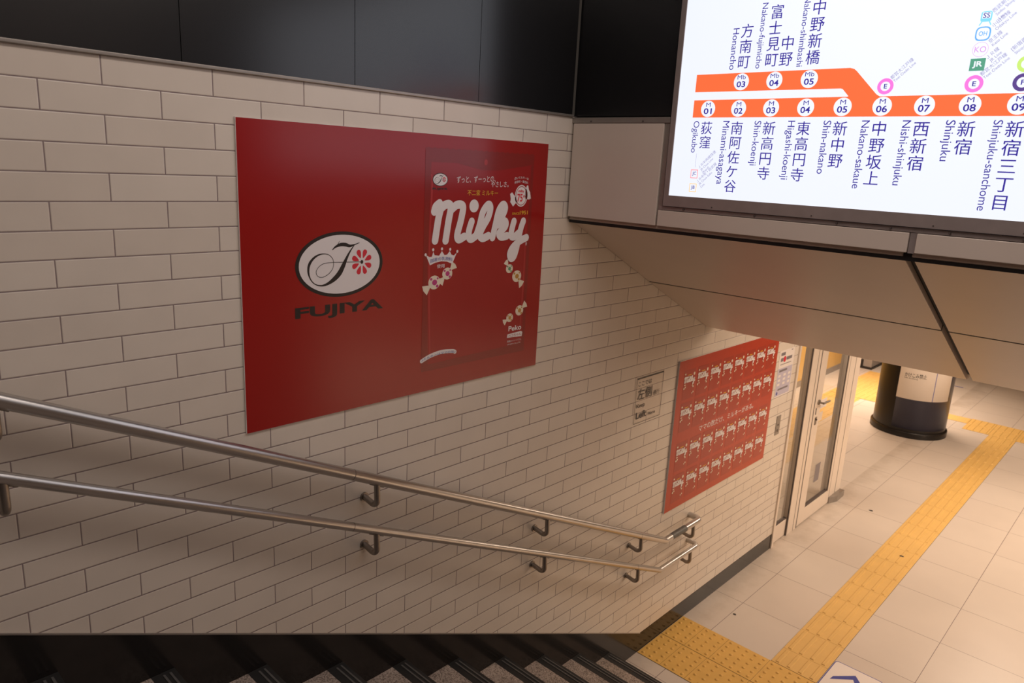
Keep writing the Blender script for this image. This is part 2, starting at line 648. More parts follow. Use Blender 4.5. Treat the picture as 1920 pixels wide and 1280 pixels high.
WALL = on_wall(0.0)
YW1 = 5.79             # end of the tiled wall
m = MB().prism([(-2.8, skirt_z(-2.8)), (3.77, 0.137), (YW1, 0.137), (YW1, WTOP), (-2.8, WTOP)], WALL, -0.2, 0.0)
obj('wall_left', m, M['tile'], kind='structure')
m = MB().prism([(-4.0, skirt_z(-4.0) - 0.004), (-4.0, 0.0), (3.762, 0.0), (3.762, 0.136)], WALL, -0.2, 0.001)
obj('baseboard_stair', m, M['black_stone'], kind='structure')
m = MB()
m.prism([(3.762, 0.0), (YW1, 0.0), (YW1, 0.136), (3.762, 0.136)], WALL, -0.2, 0.001)
obj('baseboard_left', m, M['black_stone'], kind='structure')
m = MB().prism([(-4.0, skirt_z(-4.0) + 0.002), (3.768, 0.138), (3.768, 0.133), (-4.0, skirt_z(-4.0) - 0.004)], WALL, -0.001, 0.004)
obj('trim_1', m, M['trim'], kind='structure')
m = MB().box((-0.05, -4.0, WTOP - 0.001), (0.011, 2.7, WTOP + 0.009))
obj('trim_2', m, M['trim'], kind='structure', bevel=0.002)

up = struct('wall_left_upper', (0, 0, WTOP))
seams = [-4.0, -2.566, -1.982, -1.398, -0.814, -0.230, 0.353, 0.937, 1.521, 2.105, 2.70]
for a, b in zip(seams, seams[1:]):
    obj('panel', MB().box((-0.03, a + 0.0012, WTOP + 0.010), (0.0, b - 0.0012, 4.6)), M['black_panel'], up)
obj('backing', MB().box((-0.2, -4.0, WTOP + 0.010), (-0.031, 2.7, 4.6)), M['gap'], up)
obj('wall_front_upper', MB().box((0.0, 2.715, WTOP + 0.003), (4.6, 2.9, 4.6)), M['black_panel'], kind='structure')
obj('ceiling', MB().box((-0.2, -4.2, 4.6), (4.8, 2.9, 4.75)), M['plaster'], kind='structure')
obj('wall_right', MB().box((4.62, -4.2, 0.0), (4.75, 4.3, 4.6)), M['plaster'], kind='structure')
obj('wall_back', MB().box((-0.2, -4.2, 0.0), (4.6, -4.0, 4.6)), M['plaster'], kind='structure')

# hall beyond the stairs
obj('floor', MB().box((-7.0, 3.40, -0.12), (9.0, 19.0, 0.0)), M['floor'], kind='structure')
obj('ceiling_hall', MB().box((-7.0, 4.36, 2.60), (9.0, 19.0, 2.75)), M['hall_plaster'], kind='structure')
obj('wall_hall_far', MB().box((-7.0, 19.0, 0.0), (9.0, 19.2, 2.6)), M['plaster'], kind='structure')
obj('wall_hall_right', MB().box((9.0, 4.3, 0.0), (9.2, 19.0, 2.6)), M['hall_plaster'], kind='structure')
pl = struct('wall_platform', (-1.9, 12.0, 0))
for k in range(5):
    y0 = 8.55 + 0.9 * k
    obj('panel', MB().box((-2.02, y0 + 0.004, 0.10), (-1.90, y0 + 0.896, 2.6)), M['yellow_panel'], pl)
obj('skirting', MB().box((-2.02, 8.55, 0.0), (-1.895, 13.05, 0.10)), M['grey_panel'], pl)

# sloped soffit over the stairs: steel backing and coated panels
SY0, SZ0, SY1, SZ1 = 2.722, 2.878, 4.185, 2.173
sl = struct('ceiling_slope', (0, SY0, SZ0))


def on_slope(u, v, w):
    """u along X, v down the slope, w below the face"""
    L = math.hypot(SY1 - SY0, SZ1 - SZ0)
    d = ((SY1 - SY0) / L, (SZ1 - SZ0) / L)
    return (u, SY0 + d[0] * v + d[1] * w, SZ0 + d[1] * v - d[0] * w)


SLN = math.hypot(SY1 - SY0, SZ1 - SZ0)
VM = (3.47 - SY0) / (SY1 - SY0) * SLN
cuts = [0.0, 1.480, 2.98, 4.6]
for k in range(3):
    u0 = cuts[k] + (0.003 if k == 0 else 0.016)
    u1 = cuts[k + 1] - (0.013 if k < 2 else 0.003)
    obj('soffit_panel', MB().prism([(u0, 0.0), (u1, 0.0), (u1, VM - 0.007), (u0, VM - 0.007)], on_slope, -0.025, 0.0), M['fascia'], sl, bevel=0.002)
    # the lower row folds over into the level lip at the hall side
    b = MB()
    poly = []
    a = math.atan2(SZ0 - SZ1, SY1 - SY0)
    r = 0.05
    cy, cz = SY1 + r * math.sin(a), SZ1 + r * math.cos(a)
    for i in range(9):
        t = a * (1 - i / 8)
        poly.append((cy - r * math.sin(t), cz - r * math.cos(t)))
    p0 = on_slope(0, VM + 0.007, 0.0)
    q0 = on_slope(0, VM + 0.007, -0.025)
    e = poly[-1]
    prof = [(p0[1], p0[2])] + poly + [(4.34, e[1]), (4.34, e[1] + 0.44), (4.315, e[1] + 0.44), (4.315, e[1] + 0.06), (q0[1], q0[2])]
    b.prism(prof, lambda y, z, x: (x, y, z), u0, u1)
    obj('soffit_panel', b, M['fascia'], sl)
for k in range(3):
    u0 = cuts[k] + (0.003 if k == 0 else 0.016)
    u1 = cuts[k + 1] - (0.013 if k < 2 else 0.003)
    obj('joint', MB().prism([(u0, VM - 0.0068), (u1, VM - 0.0068), (u1, VM + 0.0068), (u0, VM + 0.0068)], on_slope, -0.024, -0.0015), M['gap'], sl)  # black strip added in the panel gap, its shade put into the colour
obj('backing', MB().prism([(0.0, -0.02), (4.6, -0.02), (4.6, SLN), (0.0, SLN)], on_slope, -0.06, -0.027), M['gap'], sl)

# upright fascia between tiles and sign, with metal channels
FY = 2.70
FR = on_front(FY)
fa = struct('wall_fascia', (0, FY, 2.88))
obj('panel', MB().prism([(0.012, 2.890), (0.490, 2.890), (0.490, 3.308), (0.012, 3.308)], FR, -0.03, 0.0), M['fascia'], fa, bevel=0.002)
obj('panel', MB().prism([(0.500, 2.890), (1.482, 2.890), (1.482, 2.956), (0.500, 2.956)], FR, -0.03, 0.0), M['fascia'], fa, bevel=0.002)
obj('panel', MB().prism([(1.506, 2.890), (2.98, 2.890), (2.98, 2.956), (1.506, 2.956)], FR, -0.03, 0.0), M['fascia'], fa, bevel=0.002)
obj('panel', MB().prism([(3.004, 2.890), (4.59, 2.890), (4.59, 2.956), (3.004, 2.956)], FR, -0.03, 0.0), M['fascia'], fa, bevel=0.002)
c = MB()
c.prism([(0.0, 3.310), (0.516, 3.310), (0.516, 3.334), (0.0, 3.334)], FR, -0.03, -0.002)
obj('channel', c, M['trim'], fa, bevel=0.002)
c = MB().prism([(0.500, 2.958), (4.59, 2.958), (4.59, 2.974), (0.500, 2.974)], FR, -0.03, -0.006)
obj('channel', c, M['dark_trim'], fa, bevel=0.001)
c = MB().prism([(1.484, 2.888), (1.504, 2.888), (1.504, 2.957), (1.484, 2.957)], FR, -0.03, -0.008)
obj('channel', c, M['dark_trim'], fa)
c = MB().prism([(0.492, 2.900), (0.505, 2.900), (0.514, 2.975), (0.514, 3.309), (0.492, 3.309)], FR, -0.03, -0.008)
obj('channel', c, M['trim'], fa)
for u, v in [(0.11, 3.317), (0.385, 3.317), (0.62, 2.9665), (0.93, 2.9665), (1.24, 2.9665), (1.42, 2.9665), (1.60, 2.9665), (1.80, 2.9665)]:
    b = MB()
    for (dx, dz, rr) in ((0, 0, 0.0035),):
        b.prism([(u + rr * math.cos(t * math.pi / 6), v + rr * math.sin(t * math.pi / 6)) for t in range(12)], FR, -0.005, 0.002)
    obj('rivet', b, M['gasket'], fa)
obj('backing', MB().box((0.0, FY + 0.031, 2.86), (4.6, FY + 0.10, WTOP + 0.002)), M['gap'], fa)

# ------------------------------------------------------------------ staircase
st = thing('staircase', 'speckled granite stairs with black ribbed nosings descending along the tiled wall', 'stairs', (2.3, 3.40, 0))
RUN, RISE, NY0, NZ0 = 0.3275, 0.1583, 3.425, 0.166
for k in range(13):
    yn, z = NY0 - RUN * k, NZ0 + RISE * k
    s = obj('step', MB().box((0.002, yn - RUN, z - RISE - 0.02 if k else 0.0), (4.585, yn - 0.075, z)), M['granite'], st)
    n = MB().box((0.002, yn - 0.075, z - RISE if k else 0.0), (4.585, yn - 0.004, z))
    n.box((0.002, yn - 0.075, z - 0.03), (4.585, yn, z + 0.001))
    n = obj('nosing', n, M['rubber'], s)
    g = MB()
    for d in (0.020, 0.040):
        g.box((0.02, yn - d - 0.0035, z), (4.6, yn - d + 0.0035, z + 0.0035))
    obj('rib', g, M['rubber_rib'], n)

# ------------------------------------------------------------------ handrails


def arc_pts(p, q, r, n=7):
    """rounded corner through points p[0]-p[1]-p[2]"""
    A, B, C_ = Vector(p), Vector(q), Vector(r[0])
    rad = r[1]
    d1, d2 = (A - B).normalized(), (C_ - B).normalized()
    ang = d1.angle(d2)
    t = rad / math.tan(ang / 2)
    s, e = B + d1 * t, B + d2 * t
    cen = B + (d1 + d2).normalized() * (rad / math.sin(ang / 2))
    out = []
    for i in range(n + 1):
        f = i / n
        a_ = math.pi - ang
        v = ((s - cen) * math.sin((1 - f) * a_) + (e - cen) * math.sin(f * a_)) / math.sin(a_)
        out.append(tuple(cen + v))
    return out


def handrail(name, label, D, yb, zb, ye, xr, brk_top):
    t = thing(name, label, 'handrail', (0, yb, zb))

    def zr(y):
        return zb + 0.4795 * (yb - y)
    P0 = (xr, -2.0, zr(-2.0))
    B = (xr, yb, zb)
    E_ = (xr, ye, zb)
    W_ = (0.0, ye, zb)
    j1, j2 = 1.449, 3.50
    cuts_ = [(-2.0, j1 - 0.0012), (j1 + 0.0012, j2 - 0.0012)]
    for a, b in cuts_:
        obj('rail_tube', MB().tube([(xr, a, zr(a)), (xr, b, zr(b))], D / 2, 28), M['steel'], t)
    pts = [(xr, j2 + 0.0012, zr(j2 + 0.0012)), (xr, yb - 0.02, zr(yb - 0.02))] + arc_pts((xr, j2, zr(j2)), B, (E_, 0.02)) + arc_pts(B, E_, (W_, 0.042)) + [W_]
    obj('rail_tube', MB().tube(pts, D / 2, 28), M['steel'], t)
    for jy in (j1, j2):
        obj('joint_ring', MB().tube([(xr, jy - 0.0025, zr(jy - 0.0025)), (xr, jy + 0.0025, zr(jy + 0.0025))], D / 2 - 0.0012, 28), M['gasket'], t)
    # wall brackets: round foot, bent arm, saddle under the tube
    for y in (0.385, 1.562, 2.612, 3.525, 4.175):
        z = (zr(y) if y < yb else zb)
        zt = z - D / 2 * 1.10
        zw = z - brk_top
        obj('bracket', MB().tube([(0.0, y, zw + 0.006), (0.018, y, zw + 0.004)] + arc_pts((0.0, y, zw + 0.006), (xr + 0.004, y, zw - 0.008), ((xr, y, zt + 0.006), 0.028)) + [(xr, y, zt + 0.006)], 0.012, 16), M['dark_steel'], t)
        obj('wall_foot', MB().tube([(0.0, y, zw + 0.006), (0.007, y, zw + 0.006)], 0.0185, 20), M['dark_steel'], t)
        sd = 0.4795 if y < yb else 0.0
        obj('saddle', MB().tube([(xr, y - 0.032, z - D / 2 * 1.08 + sd * 0.032 + 0.002), (xr, y + 0.032, z - D / 2 * 1.08 - sd * 0.032 + 0.002)], 0.0055, 8), M['dark_steel'], t)
    return t, zr


h1, zr1 = handrail('handrail', 'thicker upper steel handrail on the tiles, worn dark sleeve near its end', 0.0425, 3.815, 0.832, 4.262, 0.085, 0.106)
b = MB().tube([(0.085, 3.885, 0.832), (0.085, 4.06, 0.832)], 0.0216, 28)
obj('worn_sleeve', b, M['worn_tape'], h1, label='dark worn sleeve on the level end')
h2, zr2 = handrail('handrail', 'thinner lower steel handrail on the tiles, running below the thicker rail', 0.034, 3.785, 0.634, 4.275, 0.085, 0.100)

# ------------------------------------------------------------------ large red poster
PY0, PY1, PZ0, PZ1 = 1.0855, 2.5405, 2.190, 3.2095
po = thing('poster', 'large dark red sweets poster on the upper tiles, left half with an oval logo', 'poster', (0, 1.813, PZ0))
obj('board', MB().box((0.0005, PY0, PZ0), (0.006, PY1, PZ1)), M['board_edge'], po)
F = on_wall(0.0065)
obj('print_sheet', MB().flat([(PY0 + 0.0015, PZ0 + 0.001), (PY1 - 0.001, PZ0 + 0.001), (PY1 - 0.001, PZ1 - 0.001), (PY0 + 0.0015, PZ1 - 0.001)], F, 0.0), M['poster_red'], po)


def oval_logo(parent, c, R, fr, w, text_box, full=True):
    """oval emblem: black rim, white field, swash letter and an eight-petal flower; R = half width of the oval"""
    k = R / 0.1805
    def T(p):
        return (c[0] + (p[0] - 1.4572) * k, c[1] + (p[1] - 2.7385) * k)
    lg = obj('emblem', MB().disc(c, R, 0.1155 * k, fr, w, 64), M['ink_black'], parent)
    obj('emblem_field', MB().disc(c, 0.1669 * k, 0.104 * k, fr, w + 0.0004, 64), M['ink_white'], lg)
    a = MB()
    stem = [(1.5145, 2.8066), (1.4934, 2.7808), (1.4776, 2.7549), (1.4670, 2.7347), (1.4513, 2.7089), (1.4306, 2.6896), (1.4033, 2.6740), (1.3765, 2.6688), (1.3503, 2.6768), (1.3328, 2.6970), (1.3262, 2.7234), (1.3321, 2.7488), (1.3518, 2.7691), (1.3780, 2.7786), (1.4044, 2.7758), (1.4211, 2.7624), (1.4266, 2.7431), (1.4207, 2.7229), (1.4037, 2.7064), (1.3802, 2.6978), (1.3622, 2.7035), (1.3568, 2.7184), (1.3659, 2.7337), (1.3841, 2.7442), (1.4075, 2.7471), (1.4277, 2.7471), (1.4758, 2.7455), (1.5431, 2.7421)]
    wd = [.002, .006, .011, .016, .019, .017, .010, .005, .003, .004, .008, .010, .0075, .004, .002, .002, .002, .002, .002, .002, .002, .002, .002, .002, .002, .002, .002, .002]
    a.ribbon([T(p) for p in stem], [q * k for q in wd], fr, w + 0.0008, 6)
    a.ribbon([T(p) for p in [(1.4213, 2.7907), (1.4349, 2.8011), (1.4554, 2.8080), (1.4760, 2.8070), (1.4934, 2.8020), (1.5145, 2.8060), (1.5341, 2.8118)]], [q * k for q in [.002, .007, .012, .013, .010, .004, .002]], fr, w + 0.0008, 6)
    a.ribbon([T(p) for p in [(1.4514, 2.8209), (1.4418, 2.8067), (1.4315, 2.7984)]], [q * k for q in [.001, .003, .002]], fr, w + 0.0008, 4)
    a.disc(T((1.5449, 2.7420)), 0.0062 * k, 0.0070 * k, fr, w + 0.0010, 16)
    obj('emblem_letter', a, M['ink_black'], lg)
    f = MB()
    for i in range(8):
        t = math.radians(22.5 + 45 * i)
        pts = []
        for s in range(18):
            q = 2 * math.pi * s / 18
            rr = 0.031 + 0.0165 * math.cos(q)
            ww = 0.0135 * math.sin(q) * (0.62 + 0.38 * math.cos(q))
            x, y = rr * math.cos(t) - ww * math.sin(t), rr * math.sin(t) + ww * math.cos(t)
            pts.append(T((1.5449 + x * 0.93, 2.7420 + y)))
        f.flat(pts, fr, w + 0.0009)
    obj('emblem_flower', f, M['ink_flower'], lg)
    if text_box:
        obj('brand_lettering', put_text(MB(), 'FUJIYA', fr, w, box=text_box, bold=0.033), M['ink_black'], parent)


oval_logo(po, (1.4572, 2.7385), 0.1805, F, 0.0006, (1.2735, 2.5500, 1.6414, 2.5995))

# --- printed sweets bag
BY0, BY1, BZ0, BZ1 = 1.833, 2.4485, 2.300, 3.157
bag = obj('printed_bag', MB().flat([(BY0, BZ0), (BY1, BZ0), (BY1, BZ1), (BY0, BZ1)], F, 0.0004), M['bag_red'], po)
top = MB()
teeth = []
n = 40
for i in range(n + 1):
    teeth.append((BY1 - (BY1 - BY0) * i / n, BZ1 + (0.004 if i % 2 else 0.0)))
top.flat([(BY0, 3.105), (BY0 + 0.16, 3.107), (BY0 + 0.30, 3.083), (BY0 + 0.40, 3.085), (BY1, 3.115)] + teeth, F, 0.0008)
low = MB()
low.flat([(BY0, BZ0 - 0.024), (BY1, BZ0 - 0.024), (BY1, BZ0 + 0.016), (BY0, BZ0 + 0.002)], F, 0.0008)
obj('bag_seal', top, M['bag_dark'], bag)
obj('bag_seal', low, M['bag_dark'], bag)
obj('bag_fold', MB().flat([(BY0, BZ0), (BY0 + 0.035, BZ0 + 0.002), (BY0 + 0.022, 2.70), (BY0 + 0.030, 3.106), (BY0, 3.105)], F, 0.0006), M['bag_dark'], bag)
obj('bag_fold', MB().flat([(BY1 - 0.02, BZ0 + 0.01), (BY1, BZ0 + 0.01), (BY1, 3.115), (BY1 - 0.018, 3.11)], F, 0.0006), M['bag_dark'], bag)
obj('sheen_print', MB().ribbon([(BY0 + 0.045, 2.34), (BY0 + 0.035, 2.55), (BY0 + 0.03, 2.80), (BY0 + 0.036, 3.02), (BY0 + 0.03, 3.06)], [.004, .010, .008, .009, .003], F, 0.0007, 6, False), M['bag_light'], bag)
obj('sheen_print', MB().ribbon([(BY1 - 0.035, 2.36), (BY1 - 0.028, 2.60), (BY1 - 0.03, 2.86)], [.004, .009, .004], F, 0.0007, 6, False), M['bag_light'], bag)
obj('hanging_hole', MB().disc((2.154, 3.115), 0.0095, 0.012, F, 0.0012, 24), M['bag_light'], bag)
oval_logo(bag, (1.9095, 3.0408), 0.0392, F, 0.0010, (1.8710, 2.9995, 1.9486, 3.0098))


def milky(parent, fr, w, T, mat_, th=0.0335, sub=8):
    a = MB()
    S = [
        [(1.8830, 2.9190), (1.8900, 2.9370), (1.9087, 2.9500)],
        [(1.9087, 2.9500), (1.9150, 2.9311), (1.9040, 2.8873), (1.8900, 2.8060)],
        [(1.9181, 2.9311), (1.9383, 2.9440), (1.9600, 2.9460), (1.9680, 2.9308), (1.9580, 2.8811), (1.9450, 2.8040)],
        [(1.9742, 2.9280), (1.9985, 2.9430), (2.0240, 2.9440), (2.0340, 2.9304), (2.0235, 2.8799), (2.0070, 2.8250), (2.0159, 2.8060), (2.0450, 2.8160)],
        [(2.0845, 2.8760), (2.0715, 2.8410), (2.0710, 2.8150), (2.0850, 2.8050), (2.1127, 2.8180)],
        [(2.1127, 2.8180), (2.1309, 2.8641), (2.1469, 2.9150), (2.1760, 2.9440), (2.1900, 2.9300), (2.1780, 2.8909), (2.1500, 2.8530), (2.1335, 2.8200), (2.1519, 2.8060), (2.1830, 2.8150)],
        [(2.2090, 2.8070), (2.2235, 2.8621), (2.2397, 2.9180), (2.2640, 2.9440), (2.2790, 2.9300), (2.2640, 2.8960), (2.2380, 2.8650)],
        [(2.2380, 2.8600), (2.2669, 2.8740), (2.2860, 2.8700), (2.2830, 2.8500), (2.2480, 2.8240), (2.2620, 2.8080), (2.2970, 2.8110)],
        [(2.3370, 2.8720), (2.3280, 2.8455), (2.3230, 2.8120), (2.3437, 2.8060), (2.3684, 2.8200)],
        [(2.3970, 2.8720), (2.3834, 2.8412), (2.3701, 2.7888), (2.3603, 2.7481), (2.3459, 2.7170), (2.3280, 2.7130), (2.3200, 2.7340), (2.3400, 2.7620), (2.3836, 2.7864), (2.4220, 2.7990)],
    ]
    for i, s in enumerate(S):
        a.ribbon([T(p) for p in s], th * T.k, fr, w + 0.00019 * i, sub)
    d = T((2.0953, 2.9393))
    a.disc(d, 0.0262 * T.k, 0.0262 * T.k, fr, w, 24)
    return obj('sweets_lettering', a, mat_, parent)


class Fit:
    """moves and scales the bag artwork"""
    def __init__(self, k=1.0, cu=0.0, cv=0.0):
        self.k, self.cu, self.cv = k, cu, cv

    def __call__(self, p):
        return (self.cu + (p[0] - 2.1405) * self.k, self.cv + (p[1] - 2.7300) * self.k)


FULL = Fit(1.0, 2.1405, 2.7300)
milky(bag, F, 0.0012, FULL, M['ink_white'])


def wrapped_sweet(name, parent, c, r, ang, fr, w, body, spot, tails=(1, 1)):
    s = obj(name, MB().disc(c, r, r * 0.9, fr, w, 24), body, parent)
    for sgn, on in ((1, tails[0]), (-1, tails[1])):
        if not on:
            continue
        a0 = ang + (0 if sgn > 0 else math.pi)
        ax, ay = math.cos(a0), math.sin(a0)
        p = lambda d, e: (c[0] + ax * d - ay * e, c[1] + ay * d + ax * e)
        obj('wrapper_twist', MB().flat([p(r * 0.85, r * 0.15), p(r * 0.85, -r * 0.15), p(r * 1.9, -r * 0.75), p(r * 2.05, -r * 0.1), p(r * 1.85, r * 0.7)], fr, w - 0.0001), body, s)
    k = MB()
    for (dx, dy, q) in ((0.05, 0.0, 0.42), (-0.55, 0.45, 0.2), (0.5, -0.5, 0.22), (0.55, 0.5, 0.16)):
        k.disc((c[0] + dx * r, c[1] + dy * r), q * r, q * r * 0.9, fr, w + 0.0002, 14)
    obj('wrapper_spot', k, spot, s)


wrapped_sweet('printed_sweet', bag, (1.8920, 2.6390), 0.031, 0.55, F, 0.0010, M['ink_cream'], M['ink_magenta'], (0, 1))
wrapped_sweet('printed_sweet', bag, (1.9600, 2.6700), 0.027, 0.75, F, 0.0010, M['ink_cream'], M['ink_magenta'], (1, 1))
wrapped_sweet('printed_sweet', bag, (2.3245, 2.6660), 0.022, 2.2, F, 0.0010, M['ink_cream'], M['ink_green'], (1, 0))
wrapped_sweet('printed_sweet', bag, (2.3745, 2.6290), 0.029, -0.85, F, 0.0010, M['ink_cream'], M['ink_brown'], (1, 0))
wrapped_sweet('printed_sweet', bag, (2.4040, 2.4700), 0.026, 0.6, F, 0.0010, M['ink_cream'], M['ink_brown'], (1, 0))
wrapped_sweet('printed_sweet', bag, (2.3420, 2.4430), 0.022, 3.6, F, 0.0010, M['ink_cream'], M['ink_brown'], (1, 0))

# crown badge
cr = MB()
cr.flat([(1.8669, 2.7092), (1.8460, 2.7500), (1.8640, 2.7420), (1.8760, 2.7430), (1.8830, 2.7620), (1.8900, 2.7480), (1.9138, 2.7450), (1.9280, 2.7630), (1.9420, 2.7460), (1.9560, 2.7470), (1.9700, 2.7610), (1.9790, 2.7460), (1.9930, 2.7420), (2.0090, 2.7540), (1.9851, 2.7086), (1.9560, 2.7190), (1.9255, 2.7220), (1.8940, 2.7180)], F, 0.0010)
for q in [(1.8440, 2.7520), (1.8822, 2.7700), (1.9280, 2.7714), (1.9719, 2.7675), (2.0110, 2.7575)]:
    cr.disc(q, 0.0055, 0.0062, F, 0.0010, 14)
cw = obj('crown_badge', cr, M['ink_white'], bag)
obj('crown_lettering', put_text(MB(), '国産の乳原料', F, 0.0014, box=(1.8690, 2.7180, 1.9850, 2.7330), bold=0.01, bow=0.007), M['ink_blue'], cw)
obj('bag_lettering', put_text(MB(), '使用', F, 0.0010, box=(1.9036, 2.6950, 1.9437, 2.7110), bold=0.01), M['ink_white'], bag)
# anniversary badge shaped like a wrapped sweet
an = MB()
c = (2.3769, 2.9814)
an.disc(c, 0.0400, 0.0465, F, 0.0010, 40)
an.flat([(2.345, 2.972), (2.318, 2.996), (2.306, 2.989), (2.312, 2.968), (2.309, 2.955), (2.328, 2.936), (2.337, 2.944), (2.352, 2.956)], F, 0.0010)
an.flat([(2.402, 3.008), (2.411, 3.027), (2.419, 3.026), (2.424, 3.008), (2.433, 2.998), (2.440, 2.970), (2.428, 2.966), (2.405, 2.968)], F, 0.0010)
ab = obj('anniversary_badge', an, M['ink_white'], bag)
ar = MB().ring(c, 0.0355, 0.0330, F, 0.0013, 40, 1.16)
obj('badge_outline', ar, M['bag_red'], ab)
al = MB()
put_text(al, 'milky', F, 0.0014, box=(2.3570, 2.9930, 2.3940, 3.0080), bold=0.03)
put_text(al, '75', F, 0.0014, box=(2.3520, 2.9560, 2.3860, 2.9900), bold=0.025)
put_text(al, 'th', F, 0.0014, box=(2.3880, 2.9740, 2.4030, 2.9860), bold=0.02)
obj('badge_lettering', al, M['ink_flower'], ab)
tx = MB()
put_text(tx, 'ずっと、ずーっとの、', F, 0.0010, box=(1.9957, 3.0290, 2.2140, 3.0560), bold=0.006, skew=0.008)
put_text(tx, 'やさしさ。', F, 0.0010, box=(2.1888, 3.0160, 2.2936, 3.0390), bold=0.008, skew=0.002)
put_text(tx, '白いミルキーは', F, 0.0010, box=(2.3300, 3.0480, 2.4190, 3.0590), bold=0.012, bow=0.006)
put_text(tx, '保存料・着色料', F, 0.0010, box=(2.3300, 3.0310, 2.4170, 3.0420), bold=0.012, bow=0.006)
put_text(tx, '®', F, 0.0010, box=(2.4205, 2.7640, 2.4300, 2.7790), bold=0.01)
put_text(tx, 'Peko', F, 0.0010, box=(2.3380, 2.3800, 2.4230, 2.4035), bold=0.02)
put_text(tx, '画像はイメージです。', F, 0.0010, box=(2.3340, 2.3280, 2.4270, 2.3385))
put_text(tx, '©FUJIYA CO.,LTD.', F, 0.0010, box=(2.3350, 2.3140, 2.4240, 2.3220))
tx.flat([(2.3310, 2.3510), (2.4290, 2.3470), (2.4320, 2.3660), (2.4230, 2.3720), (2.3330, 2.3670)], F, 0.0010)
obj('bag_lettering', tx, M['ink_white'], bag)
obj('name_lettering', put_text(MB(), 'ペコちゃん', F, 0.0014, box=(2.3390, 2.3520, 2.4240, 2.3650), bold=0.01), M['bag_red'], bag)
gt = MB()
put_text(gt, '不二家 ミルキー', F, 0.0010, box=(2.0560, 2.9810, 2.2315, 3.0035), bold=0.018)
put_text(gt, 'SINCE', F, 0.0010, box=(2.3249, 2.9005, 2.3700, 2.9105), bold=0.01)
put_text(gt, '1951', F, 0.0010, box=(2.3733, 2.9005, 2.4245, 2.9175), bold=0.02)
obj('gold_lettering', gt, M['ink_gold'], bag)
j = MB().ribbon([(1.835, 2.322), (1.88, 2.337), (1.94, 2.345), (2.00, 2.340), (2.016, 2.334)], 0.017, F, 0.0010, 8)
jb = obj('jingle_band', j, M['ink_white'], bag)
obj('jingle_lettering', put_text(MB(), '♪ミルキーはママの味♪', F, 0.0014, box=(1.834, 2.3190, 2.018, 2.3300), bold=0.012, skew=0.010, bow=0.010), M['ink_blue'], jb)

# ------------------------------------------------------------------ smaller orange-red poster with 32 printed bags
QY0, QY1, QZ0, QZ1 = 3.893, 5.349, 0.962, 1.985
p2 = thing('poster', 'orange-red poster with four rows of small printed sweets bags, above the handrail end', 'poster', (0, 4.62, QZ0))
obj('board', MB().box((0.0005, QY0, QZ0), (0.012, QY1, QZ1)), M['board_edge'], p2)
F2 = on_wall(0.0125)
obj('print_sheet', MB().flat([(QY0 + 0.001, QZ0 + 0.001), (QY1 - 0.001, QZ0 + 0.001), (QY1 - 0.001, QZ1 - 0.001), (QY0 + 0.001, QZ1 - 0.001)], F2, 0.0), M['poster_orange'], p2)
proto = None
rows = [1.818, 1.600, 1.330, 1.108]
K2 = 0.235


def mini_bag():
    # built about the origin of its own frame, then moved by copies
    Z = on_wall(0.0)
    s = obj('printed_bag', MB().flat([(-0.070, -0.098), (0.070, -0.098), (0.070, 0.098), (-0.070, 0.098)], Z, 0.0), M['mini_bag'])
    T = Fit(K2, 0.0, 0.0)
    lt = milky(s, Z, 0.0008, T, M['ink_white'], th=0.040, sub=2)
    for nm, q, rx, ry in (('emblem_print', (1.9095, 3.0408), 0.0085, 0.006), ('badge_print', (2.3769, 2.9950), 0.0100, 0.0110), ('crown_print', (1.9255, 2.7350), 0.0110, 0.0040),
                          ('sweet_print', (1.892, 2.639), 0.0072, 0.0072), ('sweet_print', (1.960, 2.670), 0.0062, 0.0062), ('sweet_print', (2.3245, 2.666), 0.005, 0.005),
                          ('sweet_print', (2.3745, 2.629), 0.0068, 0.0068), ('sweet_print', (2.404, 2.470), 0.006, 0.006), ('sweet_print', (2.342, 2.443), 0.005, 0.005)):
        obj(nm, MB().disc(T(q), rx, ry, Z, 0.0008, 12), M['ink_cream'], s)
    g = MB()
    g.flat([T((2.056, 2.981)), T((2.23, 2.981)), T((2.23, 3.004)), T((2.056, 3.004))], Z, 0.0008)
    obj('gold_print', g, M['ink_gold'], s)
    return s


mb0 = mini_bag()
mb0.parent = p2
base = wloc(p2)
first = True
for zc in rows:
    for k in range(8):
        yc = 4.030 + 0.1702 * k
        if first:
            o = mb0
            first = False
        else:
            o = mb0.copy()
            COL.objects.link(o)
            o.parent = p2
            for ch in mb0.children:
                d = ch.copy()
                COL.objects.link(d)
                d.parent = o
        o.location = Vector((0.0131, yc, zc)) - base
obj('slogan_lettering', put_text(MB(), 'ママの数だけ、ミルキーがある。', F2, 0.0006, box=(4.2300, 1.4460, 5.0350, 1.4910), bold=0.01), M['ink_white'], p2)

